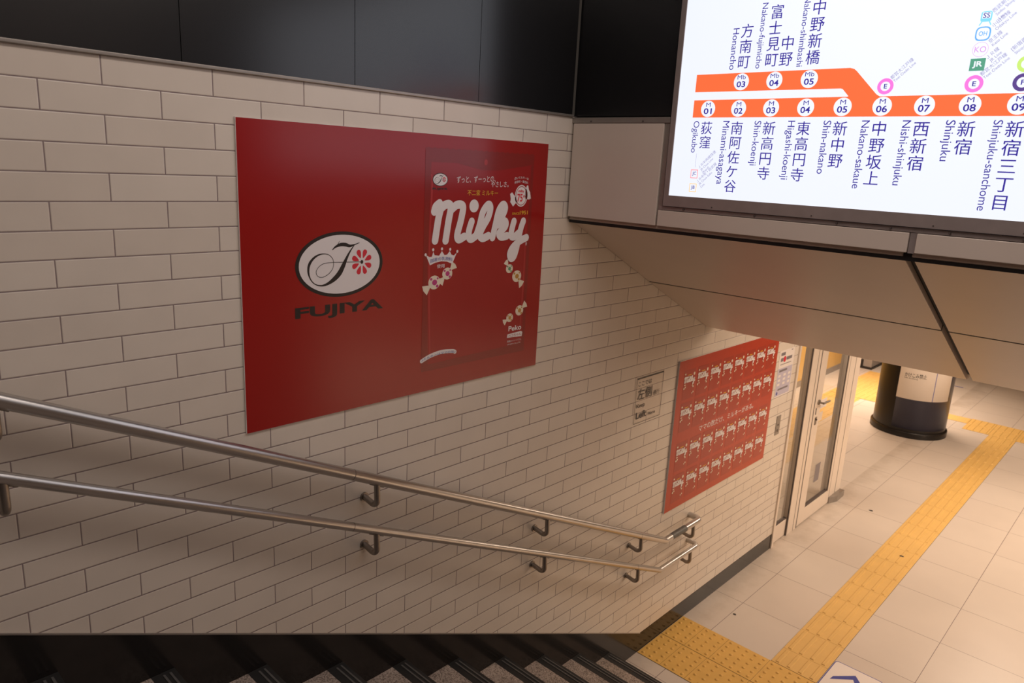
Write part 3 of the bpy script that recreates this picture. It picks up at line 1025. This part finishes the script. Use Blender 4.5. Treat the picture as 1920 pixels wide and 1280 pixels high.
# ------------------------------------------------------------------ keep-left sign, notice, call plate
kf = on_wall(0.0030)
ks = thing('keep_left_sign', 'clear sign with thin black border reading Keep Left Here, left of the orange-red poster', 'sign', (0, 3.588, 1.676))
obj('sheet', MB().box((0.0004, 3.447, 1.676), (0.0030, 3.729, 1.955)), M['acrylic'], ks)
b = MB()
for (a0, b0, a1, b1) in ((3.447, 1.948, 3.729, 1.955), (3.447, 1.676, 3.729, 1.6785), (3.447, 1.676, 3.4495, 1.955), (3.7265, 1.676, 3.729, 1.955)):  # top strip drawn wider, the shadow along that edge painted in black
    b.flat([(a0, b0), (a1, b0), (a1, b1), (a0, b1)], kf, 0.0004)
obj('border', b, M['ink_black'], ks)
b = MB()
put_text(b, 'ここでは', kf, 0.0004, box=(3.4630, 1.9040, 3.6030, 1.9310), bold=0.008)
put_text(b, '左側', kf, 0.0004, box=(3.4630, 1.8190, 3.6140, 1.8880), bold=0.014)
put_text(b, '通行', kf, 0.0004, box=(3.6280, 1.8200, 3.6975, 1.8510), bold=0.0)
put_text(b, 'Keep', kf, 0.0004, box=(3.4630, 1.7640, 3.5485, 1.7960), bold=0.012)
put_text(b, 'Left', kf, 0.0004, box=(3.4670, 1.7030, 3.5750, 1.7450), bold=0.022)
put_text(b, 'Here', kf, 0.0004, box=(3.5940, 1.7020, 3.6700, 1.7240), bold=0.008)
obj('lettering', b, M['ink_black'], ks)

nt_ = thing('paper_notice', 'white paper notice with a lilac lower half, right of the orange-red poster', 'notice', (0, 5.563, 1.438))
obj('sheet', MB().box((0.0004, 5.425, 1.436), (0.0016, 5.705, 1.817)), M['paper'], nt_)
nf = on_wall(0.0020)
obj('colour_block', MB().flat([(5.432, 1.446), (5.695, 1.446), (5.695, 1.672), (5.432, 1.672)], nf, 0.0), M['lilac'], nt_)
b = MB()
for (a0, b0, a1, b1) in ((5.452, 1.775, 5.53, 1.800), (5.64, 1.800, 5.67, 1.806), (5.455, 1.728, 5.50, 1.756), (5.56, 1.730, 5.665, 1.756), (5.455, 1.700, 5.66, 1.706), (5.455, 1.642, 5.60, 1.660), (5.47, 1.490, 5.66, 1.505)):
    b.flat([(a0, b0), (a1, b0), (a1, b1), (a0, b1)], nf, 0.0004)
obj('text_lines', b, M['ink_grey'], nt_)
obj('red_disc', MB().disc((5.528, 1.742), 0.024, 0.024, nf, 0.0006, 24), M['ink_flower'], nt_)
b = MB()
for yy in (5.47, 5.565, 5.655):
    for zz in (1.54, 1.575, 1.61):
        b.flat([(yy - 0.022, zz - 0.010), (yy + 0.022, zz - 0.010), (yy + 0.022, zz + 0.010), (yy - 0.022, zz + 0.010)], nf, 0.0004)
obj('picture_cells', b, M['paper'], nt_)
obj('round_mark', MB().disc((5.462, 1.468), 0.014, 0.014, nf, 0.0006, 20), M['ink_blue'], nt_)

ip = thing('call_plate', 'small steel call plate on the tiles below the paper notice', 'switch plate', (0, 5.577, 1.10))
obj('plate', MB().box((0.0003, 5.540, 1.100), (0.0045, 5.614, 1.262)), M['trim'], ip, bevel=0.001)
obj('key_hole', MB().tube([(0.004, 5.574, 1.185), (0.007, 5.574, 1.185)], 0.008, 14), M['gasket'], ip)
obj('button', MB().tube([(0.004, 5.577, 1.135), (0.010, 5.577, 1.135)], 0.011, 16), M['dark_steel'], ip)

# ------------------------------------------------------------------ lit route map
mp = thing('route_map', 'large backlit white subway route map with an orange line, above the stairs', 'sign', (1.64, FY, 2.976))
SXL, SXR, SZB, SZT = 0.546, 2.75, 3.020, 4.05
fr_ = MB()
for (a0, b0, a1, b1) in ((0.523, 2.976, 2.78, SZB), (0.523, SZB, SXL, SZT), (SXR, SZB, 2.78, SZT), (0.523, SZT, 2.78, SZT + 0.04)):
    fr_.prism([(a0, b0), (a1, b0), (a1, b1), (a0, b1)], FR, -0.014, 0.004)
frm = obj('frame', fr_, M['dark_trim'], mp)
for u in (0.75, 1.15, 1.55, 1.80):
    obj('screw', MB().prism([(u + 0.0028 * math.cos(t * math.pi / 5), 2.985 + 0.0028 * math.sin(t * math.pi / 5)) for t in range(10)], FR, 0.003, 0.0052), M['gasket'], frm)
SF = on_front(FY)
obj('screen', MB().prism([(SXL, SZB), (SXR, SZB), (SXR, SZT), (SXL, SZT)], SF, -0.012, 0.0), M['scr'], mp)
e1 = 0.0006
line = MB()
line.flat([(0.620, 3.3305), (2.75, 3.3275), (2.75, 3.3945), (1.318, 3.3945), (1.306, 3.402), (1.232, 3.478), (1.222, 3.486), (1.208, 3.490), (0.620, 3.492), (0.620, 3.4265), (1.186, 3.4235), (1.193, 3.4215), (1.216, 3.3975), (1.212, 3.3960), (0.620, 3.3960)], SF, e1)
obj('route_line', line, M['scr_orange'], mp)
CX = [0.685 + 0.1292 * k for k in range(9)]
for k, cx in enumerate(CX):
    s = obj('station_marker', MB().disc((cx, 3.3625), 0.0305, 0.0305, SF, 2 * e1, 40), M['scr'], mp)
    b = MB()
    put_text(b, 'M', SF, 3 * e1, box=(cx - 0.0095, 3.3705, cx + 0.0095, 3.3860), bold=0.0)
    put_text(b, '%02d' % (k + 1), SF, 3 * e1, box=(cx - 0.0175, 3.3430, cx + 0.0175, 3.3650), bold=0.018)
    obj('station_number', b, M['scr_navy'], s)
for k, cx in enumerate((0.8125, 0.9425, 1.0715)):
    s = obj('station_marker', MB().disc((cx, 3.4590), 0.0305, 0.0305, SF, 2 * e1, 40), M['scr'], mp)
    b = MB()
    put_text(b, 'Mb', SF, 3 * e1, box=(cx - 0.0165, 3.4680, cx + 0.0165, 3.4830), bold=0.0)
    put_text(b, '%02d' % (k + 3), SF, 3 * e1, box=(cx - 0.0175, 3.4395, cx + 0.0175, 3.4610), bold=0.018)
    obj('station_number', b, M['scr_navy'], s)


def column(body, cx, ztop, pitch=0.0545, size=0.052):
    b = MB()
    for i, ch in enumerate(body):
        vs, fs, (x0, y0, x1, y1) = glyphs(ch, 0.0)
        zc = ztop - pitch * (i + 0.5)
        put_text(b, ch, SF, e1, at=(cx + (0.5 * (x0 + x1) - 0.5) * size, zc - 0.38 * size), size=size, bold=0.008, anchor=(0.5, 0))
    return obj('station_name', b, M['scr_navy'], mp)


def romaji(body, cx, ztop, zbot):
    vs, fs, (x0, y0, x1, y1) = glyphs(body, 0.0)
    size = (ztop - zbot) / (x1 - x0)
    b = put_text(MB(), body, SF, e1, at=(cx - 0.36 * size, ztop), size=size, rot=-math.pi / 2)
    obj('station_name_roman', b, M['scr_navy'], mp)


for i, (kj, rj, zb_) in enumerate([('荻窪', 'Ogikubo', 3.195), ('南阿佐ケ谷', 'Minami-asagaya', 3.077), ('新高円寺', 'Shin-koenji', 3.154), ('東高円寺', 'Higashi-koenji', 3.108), ('新中野', 'Shin-nakano', 3.134), ('中野坂上', 'Nakano-sakaue', 3.090), ('西新宿', 'Nishi-shinjuku', 3.108), ('新宿', 'Shinjuku', 3.191), ('新宿三丁目', 'Shinjuku-sanchome', 3.044)]):
    column(kj, CX[i] + 0.002, 3.318)
    romaji(rj, CX[i] - 0.0435, 3.317, zb_)
column('方南町', 0.813, 3.667)
romaji('Honancho', 0.769, 3.652, 3.504)
column('富士見町', 0.921, 3.723)
column('中野', 0.975, 3.6135)
romaji('Nakano-fujimicho', 0.8735, 3.730, 3.504)
column('中野新橋', 1.073, 3.723)
romaji('Nakano-shimbashi', 1.029, 3.735, 3.503)

tags_ = obj('transfer_icon', MB().ring((1.331, 3.426), 0.0255, 0.0150, SF, e1), M['scr_pink'], mp)
obj('icon_letter', put_text(MB(), 'E', SF, e1, box=(1.3265, 3.4190, 1.3365, 3.4335), bold=0.015), M['scr_navy'], tags_)
tags_ = obj('transfer_icon', MB().ring((1.589, 3.425), 0.0255, 0.0150, SF, e1), M['scr_pink'], mp)
obj('icon_letter', put_text(MB(), 'E', SF, e1, box=(1.5845, 3.4180, 1.5945, 3.4325), bold=0.015), M['scr_navy'], tags_)
tags_ = obj('transfer_icon', MB().ring((1.716, 3.425), 0.0255, 0.0150, SF, e1), M['scr_purple'], mp)
obj('icon_letter', put_text(MB(), 'F', SF, e1, box=(1.7120, 3.4180, 1.7220, 3.4325), bold=0.015), M['scr_navy'], tags_)
obj('transfer_icon', MB().ring((1.716, 3.477), 0.0235, 0.0130, SF, e1), M['scr_lime'], mp)
obj('transfer_icon', MB().ring((1.192, 3.735), 0.0255, 0.0150, SF, e1), M['scr_purple'], mp)
tags_ = obj('transfer_icon', MB().flat([(1.568, 3.463), (1.609, 3.463), (1.609, 3.499), (1.568, 3.499)], SF, e1), M['scr_green'], mp)
obj('icon_letter', put_text(MB(), 'JR', SF, 2 * e1, box=(1.5755, 3.4705, 1.6020, 3.4910), bold=0.03), M['scr'], tags_)
tags_ = obj('transfer_icon', MB().ring((1.589, 3.525), 0.0215, 0.0205, SF, e1), M['scr_violet'], mp)
obj('icon_letter', put_text(MB(), 'KO', SF, e1, box=(1.5735, 3.5165, 1.6045, 3.5335), bold=0.0), M['scr_violet'], tags_)


def squircle(c, r, p=3.2, n=40):
    out = []
    for k in range(n):
        a = 2 * math.pi * k / n
        ca, sa = math.cos(a), math.sin(a)
        q = (abs(ca) ** p + abs(sa) ** p) ** (-1 / p)
        out.append((c[0] + r * q * ca, c[1] + r * q * sa))
    return out


tags_ = obj('transfer_icon', MB().flat(squircle((1.588, 3.570), 0.0205), SF, e1), M['scr_blue'], mp)
w_ = obj('icon_field', MB().flat(squircle((1.588, 3.570), 0.0168), SF, 1.5 * e1), M['scr'], tags_)
obj('icon_letter', put_text(MB(), 'OH', SF, 2 * e1, box=(1.5770, 3.5640, 1.5990, 3.5770), bold=0.01), M['scr_blue'], tags_)
b = MB().flat(squircle((1.589, 3.6190), 0.0150, 5), SF, e1)
b.ribbon([(1.580, 3.606), (1.574, 3.595)], 0.003, SF, e1, 2)
b.ribbon([(1.598, 3.606), (1.604, 3.595)], 0.003, SF, e1, 2)
tags_ = obj('transfer_icon', b, M['scr_sky'], mp)
obj('icon_field', MB().flat([(1.578, 3.6135), (1.600, 3.6135), (1.600, 3.6310), (1.578, 3.6310)], SF, 1.5 * e1), M['scr'], tags_)
obj('icon_letter', put_text(MB(), 'SS', SF, 2 * e1, box=(1.5800, 3.6150, 1.5980, 3.6295), bold=0.006), M['scr_navy'], tags_)
for nm, cz, mt in (('JC', 3.112, 'scr_red'), ('JB', 3.057, 'scr_amber')):
    b = MB()
    for (a0, b0, a1, b1) in ((0.638, cz - 0.017, 0.670, cz - 0.0145), (0.638, cz + 0.0145, 0.670, cz + 0.017), (0.638, cz - 0.017, 0.6405, cz + 0.017), (0.6675, cz - 0.017, 0.670, cz + 0.017)):
        b.flat([(a0, b0), (a1, b0), (a1, b1), (a0, b1)], SF, e1)
    tags_ = obj('transfer_icon', b, M[mt], mp)
    obj('icon_letter', put_text(MB(), nm, SF, e1, box=(0.6455, cz - 0.008, 0.6625, cz + 0.009), bold=0.006), M['scr_navy'], tags_)
obj('leader_line', MB().flat([(0.6545, 3.138), (0.6555, 3.138), (0.6555, 3.192), (0.6545, 3.192)], SF, e1), M['scr_lav'], mp)
q45 = math.pi / 4
small = MB()
for jt, rt, (u, v) in [('都営大江戸線', 'Toei Oedo Line', (1.3480, 3.4470)), ('都営大江戸線', 'Toei Oedo Line', (1.6060, 3.4470)), ('ＪＲ線', 'JR Line', (1.6140, 3.4960)), ('京王線', 'Keio Line', (1.6120, 3.5410)), ('小田急線', 'Odakyu Line', (1.6130, 3.5860)), ('西武新宿線', 'Seibu Shinjuku', (1.6070, 3.6280)), ('ＪＲ中央線快速', 'JR Chuo Line', (0.6750, 3.1340)), ('ＪＲ中央・総武線', 'JR Chuo-Sobu', (0.6740, 3.0780))]:
    put_text(small, jt, SF, e1, at=(u, v), size=0.0138, rot=q45)
    put_text(small, rt, SF, e1, at=(u + 0.0095, v - 0.0095), size=0.0125, rot=q45)
put_text(small, 'Line', SF, e1, at=(1.6255, 3.6075), size=0.0125, rot=q45)
put_text(small, '(Rapid)', SF, e1, at=(0.6935, 3.1145), size=0.0125, rot=q45)
put_text(small, 'Line', SF, e1, at=(0.6925, 3.0585), size=0.0125, rot=q45)
put_text(small, '[新宿西口駅]', SF, e1, at=(1.6750, 3.5150), size=0.0138, rot=q45)
put_text(small, 'Shinjuku-nishiguchi', SF, e1, at=(1.6850, 3.5050), size=0.0115, rot=q45)
obj('transfer_text', small, M['scr_lav'], mp)

# ------------------------------------------------------------------ tactile paving


def warning_tiles(mb, x0, x1, y0, y1, nx, ny, z):
    mb.box((x0 + 0.001, y0 + 0.001, -0.01), (x1 - 0.001, y1 - 0.001, z))
    for i in range(nx):
        for k in range(ny):
            cx, cy = x0 + (x1 - x0) * (i + 0.5) / nx, y0 + (y1 - y0) * (k + 0.5) / ny
            n = 14
            vs = []
            for r, h in ((0.0115, 0.0), (0.0095, 0.0035), (0.006, 0.005)):
                vs += [(cx + r * math.cos(2 * math.pi * q / n), cy + r * math.sin(2 * math.pi * q / n), z + h) for q in range(n)]
            fs = [(a * n + q, a * n + (q + 1) % n, (a + 1) * n + (q + 1) % n, (a + 1) * n + q) for a in range(2) for q in range(n)]
            fs.append(tuple(range(2 * n, 3 * n)))
            mb.add(vs, fs, True)


def bar_tile(mb, x0, x1, y0, y1, z, along='Y', nb=4):
    mb.box((x0 + 0.001, y0 + 0.001, -0.01), (x1 - 0.001, y1 - 0.001, z))
    for i in range(nb):
        f = (i + 0.5) / nb
        if along == 'Y':
            cx = x0 + (x1 - x0) * f
            a, b = y0 + 0.012, y1 - 0.012
            P = lambda s, t, h: (cx + s, t, z + h)
        else:
            cy = y0 + (y1 - y0) * f
            a, b = x0 + 0.012, x1 - 0.012
            P = lambda s, t, h: (t, cy + s, z + h)
        wb, wt, h = 0.0135, 0.0085, 0.005
        vs = [P(-wb, a, 0), P(wb, a, 0), P(wb, b, 0), P(-wb, b, 0), P(-wt, a + 0.005, h), P(wt, a + 0.005, h), P(wt, b - 0.005, h), P(-wt, b - 0.005, h)]
        mb.add(vs, [(4, 5, 6, 7), (0, 1, 5, 4), (1, 2, 6, 5), (2, 3, 7, 6), (3, 0, 4, 7)])


TZ = 0.003
wb = MB()
for y0, y1 in ((3.752, 4.046), (4.049, 4.343)):
    xs = [0.004, 0.182, 0.366, 0.661, 0.961, 1.261, 1.561]
    if y1 < 4.1:
        xs = [0.004, 0.176, 0.358, 0.658, 0.958, 1.258, 1.558]
    for a, b_ in zip(xs, xs[1:]):
        warning_tiles(wb, a, b_, y0, y1, 3 if b_ - a < 0.25 else 5, 5, TZ)
GB = M['gasket']


def grout(o, *rects):
    g = MB()
    for x0, y0, x1, y1 in rects:
        g.box((x0, y0, -0.008), (x1, y1, 0.0009))
    obj('grout_bed', g, GB, o)


o = obj('tactile_warning_block', wb, M['yellow_worn'], loc=(0.78, 4.05, 0))
grout(o, (0.003, 3.751, 1.559, 4.344))
tag(o, 'yellow studded warning paving across the foot of the stairs', 'tactile paving')
gs = MB()
y = 4.346
ys = [4.346, 4.544] + [4.847 + 0.3035 * k for k in range(20)]
for a, b_ in zip(ys, ys[1:] + [10.905]):
    bar_tile(gs, 0.666, 0.966, a, min(b_, 10.905), TZ)
o = obj('tactile_guide_strip', gs, M['yellow'], loc=(0.816, 7.6, 0))
grout(o, (0.665, 4.345, 0.967, 10.906))
tag(o, 'long yellow ribbed guide strip running from the stairs across the pale floor', 'tactile paving')
cb_ = MB()
for a in (0.352, 0.655, 0.958, 1.261, 1.564, 1.867):
    for y0 in (10.908, 11.212):
        bar_tile(cb_, a, a + 0.302, y0, y0 + 0.302, TZ)
o = obj('tactile_guide_strip', cb_, M['yellow'], loc=(1.2, 11.2, 0))
grout(o, (0.352, 10.907, 2.169, 11.514))
tag(o, 'wide yellow ribbed paving block at the far end of the long guide strip', 'tactile paving')
cb_ = MB()
for k in range(3):
    bar_tile(cb_, 0.350 - 0.302 * (k + 1), 0.350 - 0.302 * k, 11.205, 11.485, TZ, 'X')
o = obj('tactile_guide_strip', cb_, M['yellow'], loc=(-0.1, 11.35, 0))
grout(o, (-0.556, 11.204, 0.351, 11.486))
tag(o, 'narrow yellow cross strip on the floor just behind the round pillar', 'tactile paving')
cb_ = MB()
for i in range(3):
    for k in range(6):
        bar_tile(cb_, -1.5 + 0.307 * i, -1.5 + 0.307 * (i + 1), 11.18 + 0.3085 * k, 11.18 + 0.3085 * (k + 1), TZ)
for i in range(2):
    for k in range(9):
        bar_tile(cb_, -1.5 + 0.235 * i, -1.5 + 0.235 * (i + 1), 11.17 - 0.3 * (k + 1), 11.17 - 0.3 * k, TZ, 'Y', 3)
o = obj('tactile_guide_strip', cb_, M['yellow'], loc=(-1.1, 11.6, 0))
grout(o, (-1.5, 11.171, -0.579, 13.031))
tag(o, 'bright wide yellow paving behind the glazed door, left of the pillar', 'tactile paving')

# ------------------------------------------------------------------ floor sticker
sk = thing('floor_sticker', 'white floor sticker with a blue border and blue arrow, beside the guide strip', 'sticker', (1.12, 4.50, 0))
sf = on_floor(0.0008)


def rrect(x0, y0, x1, y1, r, n=6):
    out = []
    for cx, cy, a0 in ((x1 - r, y1 - r, 0), (x0 + r, y1 - r, 90), (x0 + r, y0 + r, 180), (x1 - r, y0 + r, 270)):
        for k in range(n + 1):
            a = math.radians(a0 + 90 * k / n)
            out.append((cx + r * math.cos(a), cy + r * math.sin(a)))
    return out


obj('border', MB().flat(rrect(0.970, 4.270, 1.275, 4.680, 0.028), sf, 0.0), M['ink_blue'], sk)
obj('sheet', MB().flat(rrect(0.976, 4.276, 1.269, 4.674, 0.023), sf, 0.0005), M['paper'], sk)
ar = MB()
ar.flat([(1.010, 4.455), (1.016, 4.500), (1.118, 4.612), (1.156, 4.570), (1.190, 4.520), (1.170, 4.480), (1.121, 4.560)], sf, 0.0010)
obj('arrow', ar, M['ink_blue'], sk)

for (x, y, r, lab) in ((0.250, 4.649, 0.013, 'round black gum spot on the pale tile left of the guide strip'), (0.358, 7.285, 0.020, 'dark scuff mark on the far pale floor before the glazed door'), (0.850, 6.535, 0.016, 'small dark scuff on the yellow guide strip')):
    pts = [(x + r * (0.8 + 0.3 * random.random()) * math.cos(k * 0.5236), y + r * 0.8 * (0.8 + 0.3 * random.random()) * math.sin(k * 0.5236)) for k in range(12)]
    zz = 0.0 if x < 0.6 else TZ
    o = obj('gum_spot', MB().prism(pts, on_floor(zz), 0.0, 0.0022 if x < 0.6 else 0.0055), M['gum'], loc=(x, y, zz))
    tag(o, lab, 'floor stain')

# ------------------------------------------------------------------ glazed side panel and door at the end of the wall
H = 2.45
wn = struct('window_1', (0, 5.96, 0))
obj('end_post', MB().box((-0.06, 5.792, 0.0), (0.012, 5.826, H)), M['alu'], wn, bevel=0.002)
obj('bottom_rail', MB().box((-0.05, 5.828, 0.006), (-0.014, 6.118, 0.163)), M['alu'], wn, bevel=0.003)
obj('bottom_bead', MB().box((-0.045, 5.828, 0.164), (-0.018, 6.118, 0.176)), M['gasket'], wn)
obj('glass', MB().box((-0.030, 5.828, 0.176), (-0.024, 6.118, H)), M['glass'], wn)
obj('screw', MB().tube([(-0.024, 5.862, 1.05), (-0.016, 5.862, 1.05)], 0.008, 10), M['gasket'], wn)
dr = struct('door_1', (0, 6.74, 0))
obj('gasket', MB().box((-0.010, 6.119, 0.0), (-0.002, 6.1315, H)), M['gasket'], dr)
obj('jamb', MB().box((-0.07, 6.132, 0.0), (0.001, 6.258, H)), M['alu'], dr, bevel=0.001)
obj('jamb', MB().box((-0.06, 6.272, 0.0), (0.0, 6.328, H)), M['alu'], dr, bevel=0.001)
obj('seal', MB().box((-0.06, 6.2585, 0.0), (-0.001, 6.2715, H)), M['gasket'], dr)
obj('seal', MB().box((-0.06, 6.3285, 0.0), (-0.001, 6.3465, H)), M['gasket'], dr)
lf = MB()
lf.box((-0.045, 6.347, 0.012), (0.0, 6.490, H))
lf.box((-0.045, 7.062, 0.012), (0.0, 7.108, H))
lf.box((-0.045, 6.490, 0.012), (0.0, 7.062, 0.148))
leaf = obj('door_leaf', lf, M['alu'], dr)
obj('glass', MB().box((-0.027, 6.490, 0.158), (-0.021, 7.062, H)), M['glass'], leaf)
bd = MB()
bd.box((-0.04, 6.490, 0.148), (-0.008, 7.062, 0.158))
bd.box((-0.010, 7.052, 0.158), (-0.004, 7.062, H))
obj('glazing_bead', bd, M['gasket'], leaf)
hd = MB().tube([(0.0, 6.425, 1.200), (0.010, 6.425, 1.200)], 0.024, 20)
hd.tube([(0.010, 6.425, 1.200), (0.048, 6.425, 1.200)], 0.009, 12)
hd.tube([(0.046, 6.418, 1.200), (0.048, 6.560, 1.198)], 0.0095, 12)
obj('door_handle', hd, M['dark_steel'], leaf)
obj('lock_slot', MB().box((0.0, 6.386, 1.090), (0.003, 6.398, 1.150)), M['gasket'], leaf)
lk = MB().box((0.0, 6.398, 0.990), (0.004, 6.436, 1.062))
obj('lock_plate', lk, M['dark_steel'], leaf)
obj('lock_cylinder', MB().tube([(0.003, 6.417, 1.040), (0.012, 6.417, 1.040)], 0.009, 14), M['gasket'], leaf)
obj('door_sticker', MB().box((-0.0205, 6.500, 1.105), (-0.0198, 6.690, 1.190)), M['paper'], leaf)
obj('door_sticker', MB().box((-0.0205, 6.500, 0.985), (-0.0198, 6.630, 1.070)), M['alu'], leaf)
obj('door_sticker', MB().box((-0.0205, 6.672, 0.345), (-0.0198, 6.790, 0.525)), M['ink_grey'], leaf)
obj('seal', MB().box((-0.06, 7.109, 0.03), (-0.001, 7.117, H)), M['gasket'], dr)
obj('jamb', MB().box((-0.09, 7.118, 0.03), (0.0, 7.264, H)), M['alu'], dr, bevel=0.001)
obj('seal', MB().box((-0.08, 7.2645, 0.03), (-0.001, 7.2775, H)), M['gasket'], dr)
obj('jamb', MB().box((-0.09, 7.278, 0.03), (0.0, 7.415, H)), M['alu'], dr, bevel=0.003)
obj('jamb_shoe', MB().prism([(-0.10, 7.112), (0.010, 7.112), (0.050, 7.230), (0.046, 7.425), (-0.10, 7.425)], lambda u, v, w: (u, v, w), 0.0, 0.066), M['trim'], dr, bevel=0.003)

# ------------------------------------------------------------------ round pillar
PC = (-0.15, 10.30)
pi_ = struct('pillar_1', (PC[0], PC[1], 0))
obj('shaft', MB().lathe([(0.425, 0.075), (0.425, 2.6)], PC, 96), M['pillar'], pi_)
obj('base_ring', MB().lathe([(0.450, 0.0), (0.450, 0.066), (0.446, 0.074), (0.424, 0.078)], PC, 96), M['pillar'], pi_)
obj('wrap', MB().lathe([(0.4252, 0.110), (0.4268, 0.111), (0.4268, 2.2), (0.4252, 2.201)], PC, 60, -103.0, 20.0), M['navy'], pi_)
bo = MB().lathe([(0.4275, 0.502), (0.4300, 0.503), (0.4300, 1.90), (0.4275, 1.901)], PC, 60, -103.5, -15.0)
bo = obj('pillar_board', bo, M['pale_board'], loc=(PC[0], PC[1], 0.50))
tag(bo, 'pale curved notice board wrapped around the dark round pillar', 'notice board')


def on_pillar(u, v, w):
    a = math.radians(u)
    r = 0.4304 + w
    return (PC[0] + r * math.cos(a), PC[1] + r * math.sin(a), v)


obj('divider', MB().add([on_pillar(-47.9, 0.503, 0), on_pillar(-46.9, 0.503, 0), on_pillar(-46.9, 1.9, 0), on_pillar(-47.9, 1.9, 0)], [(0, 1, 2, 3)]), M['ink_blue'], bo)
b = MB()
put_text(b, 'かけこみ禁止', on_pillar, 0.0004, box=(-95.2, 0.785, -62.8, 0.842), bold=0.012)
put_text(b, 'No Rushing', on_pillar, 0.0004, box=(-95.2, 0.762, -75.0, 0.778), bold=0.005)
obj('lettering', b, M['ink_black'], bo)

# ------------------------------------------------------------------ far things
vm = thing('cabinet', 'grey cabinet with a red front and black base in the far left corner', 'cabinet', (-2.0, 13.6, 0))
obj('plinth', MB().box((-2.6, 13.125, 0.0), (-1.505, 14.2, 0.035)), M['black_plinth'], vm)
obj('body', MB().box((-2.58, 13.145, 0.035), (-1.52, 14.18, 1.8)), M['grey_panel'], vm, bevel=0.004)
obj('front_panel', MB().box((-2.56, 13.128, 0.16), (-1.70, 13.146, 1.78)), M['red_gloss'], vm, bevel=0.004)
obj('front_panel', MB().box((-2.57, 13.130, 0.04), (-1.66, 13.1455, 0.155)), M['black_plinth'], vm)
o = obj('floor_line', MB().box((-0.30, 13.235, 0.0), (-0.135, 13.262, 0.0015)), M['ink_blue'], loc=(-0.22, 13.25, 0))
tag(o, 'short thin blue floor marking right behind the pillar', 'floor marking')
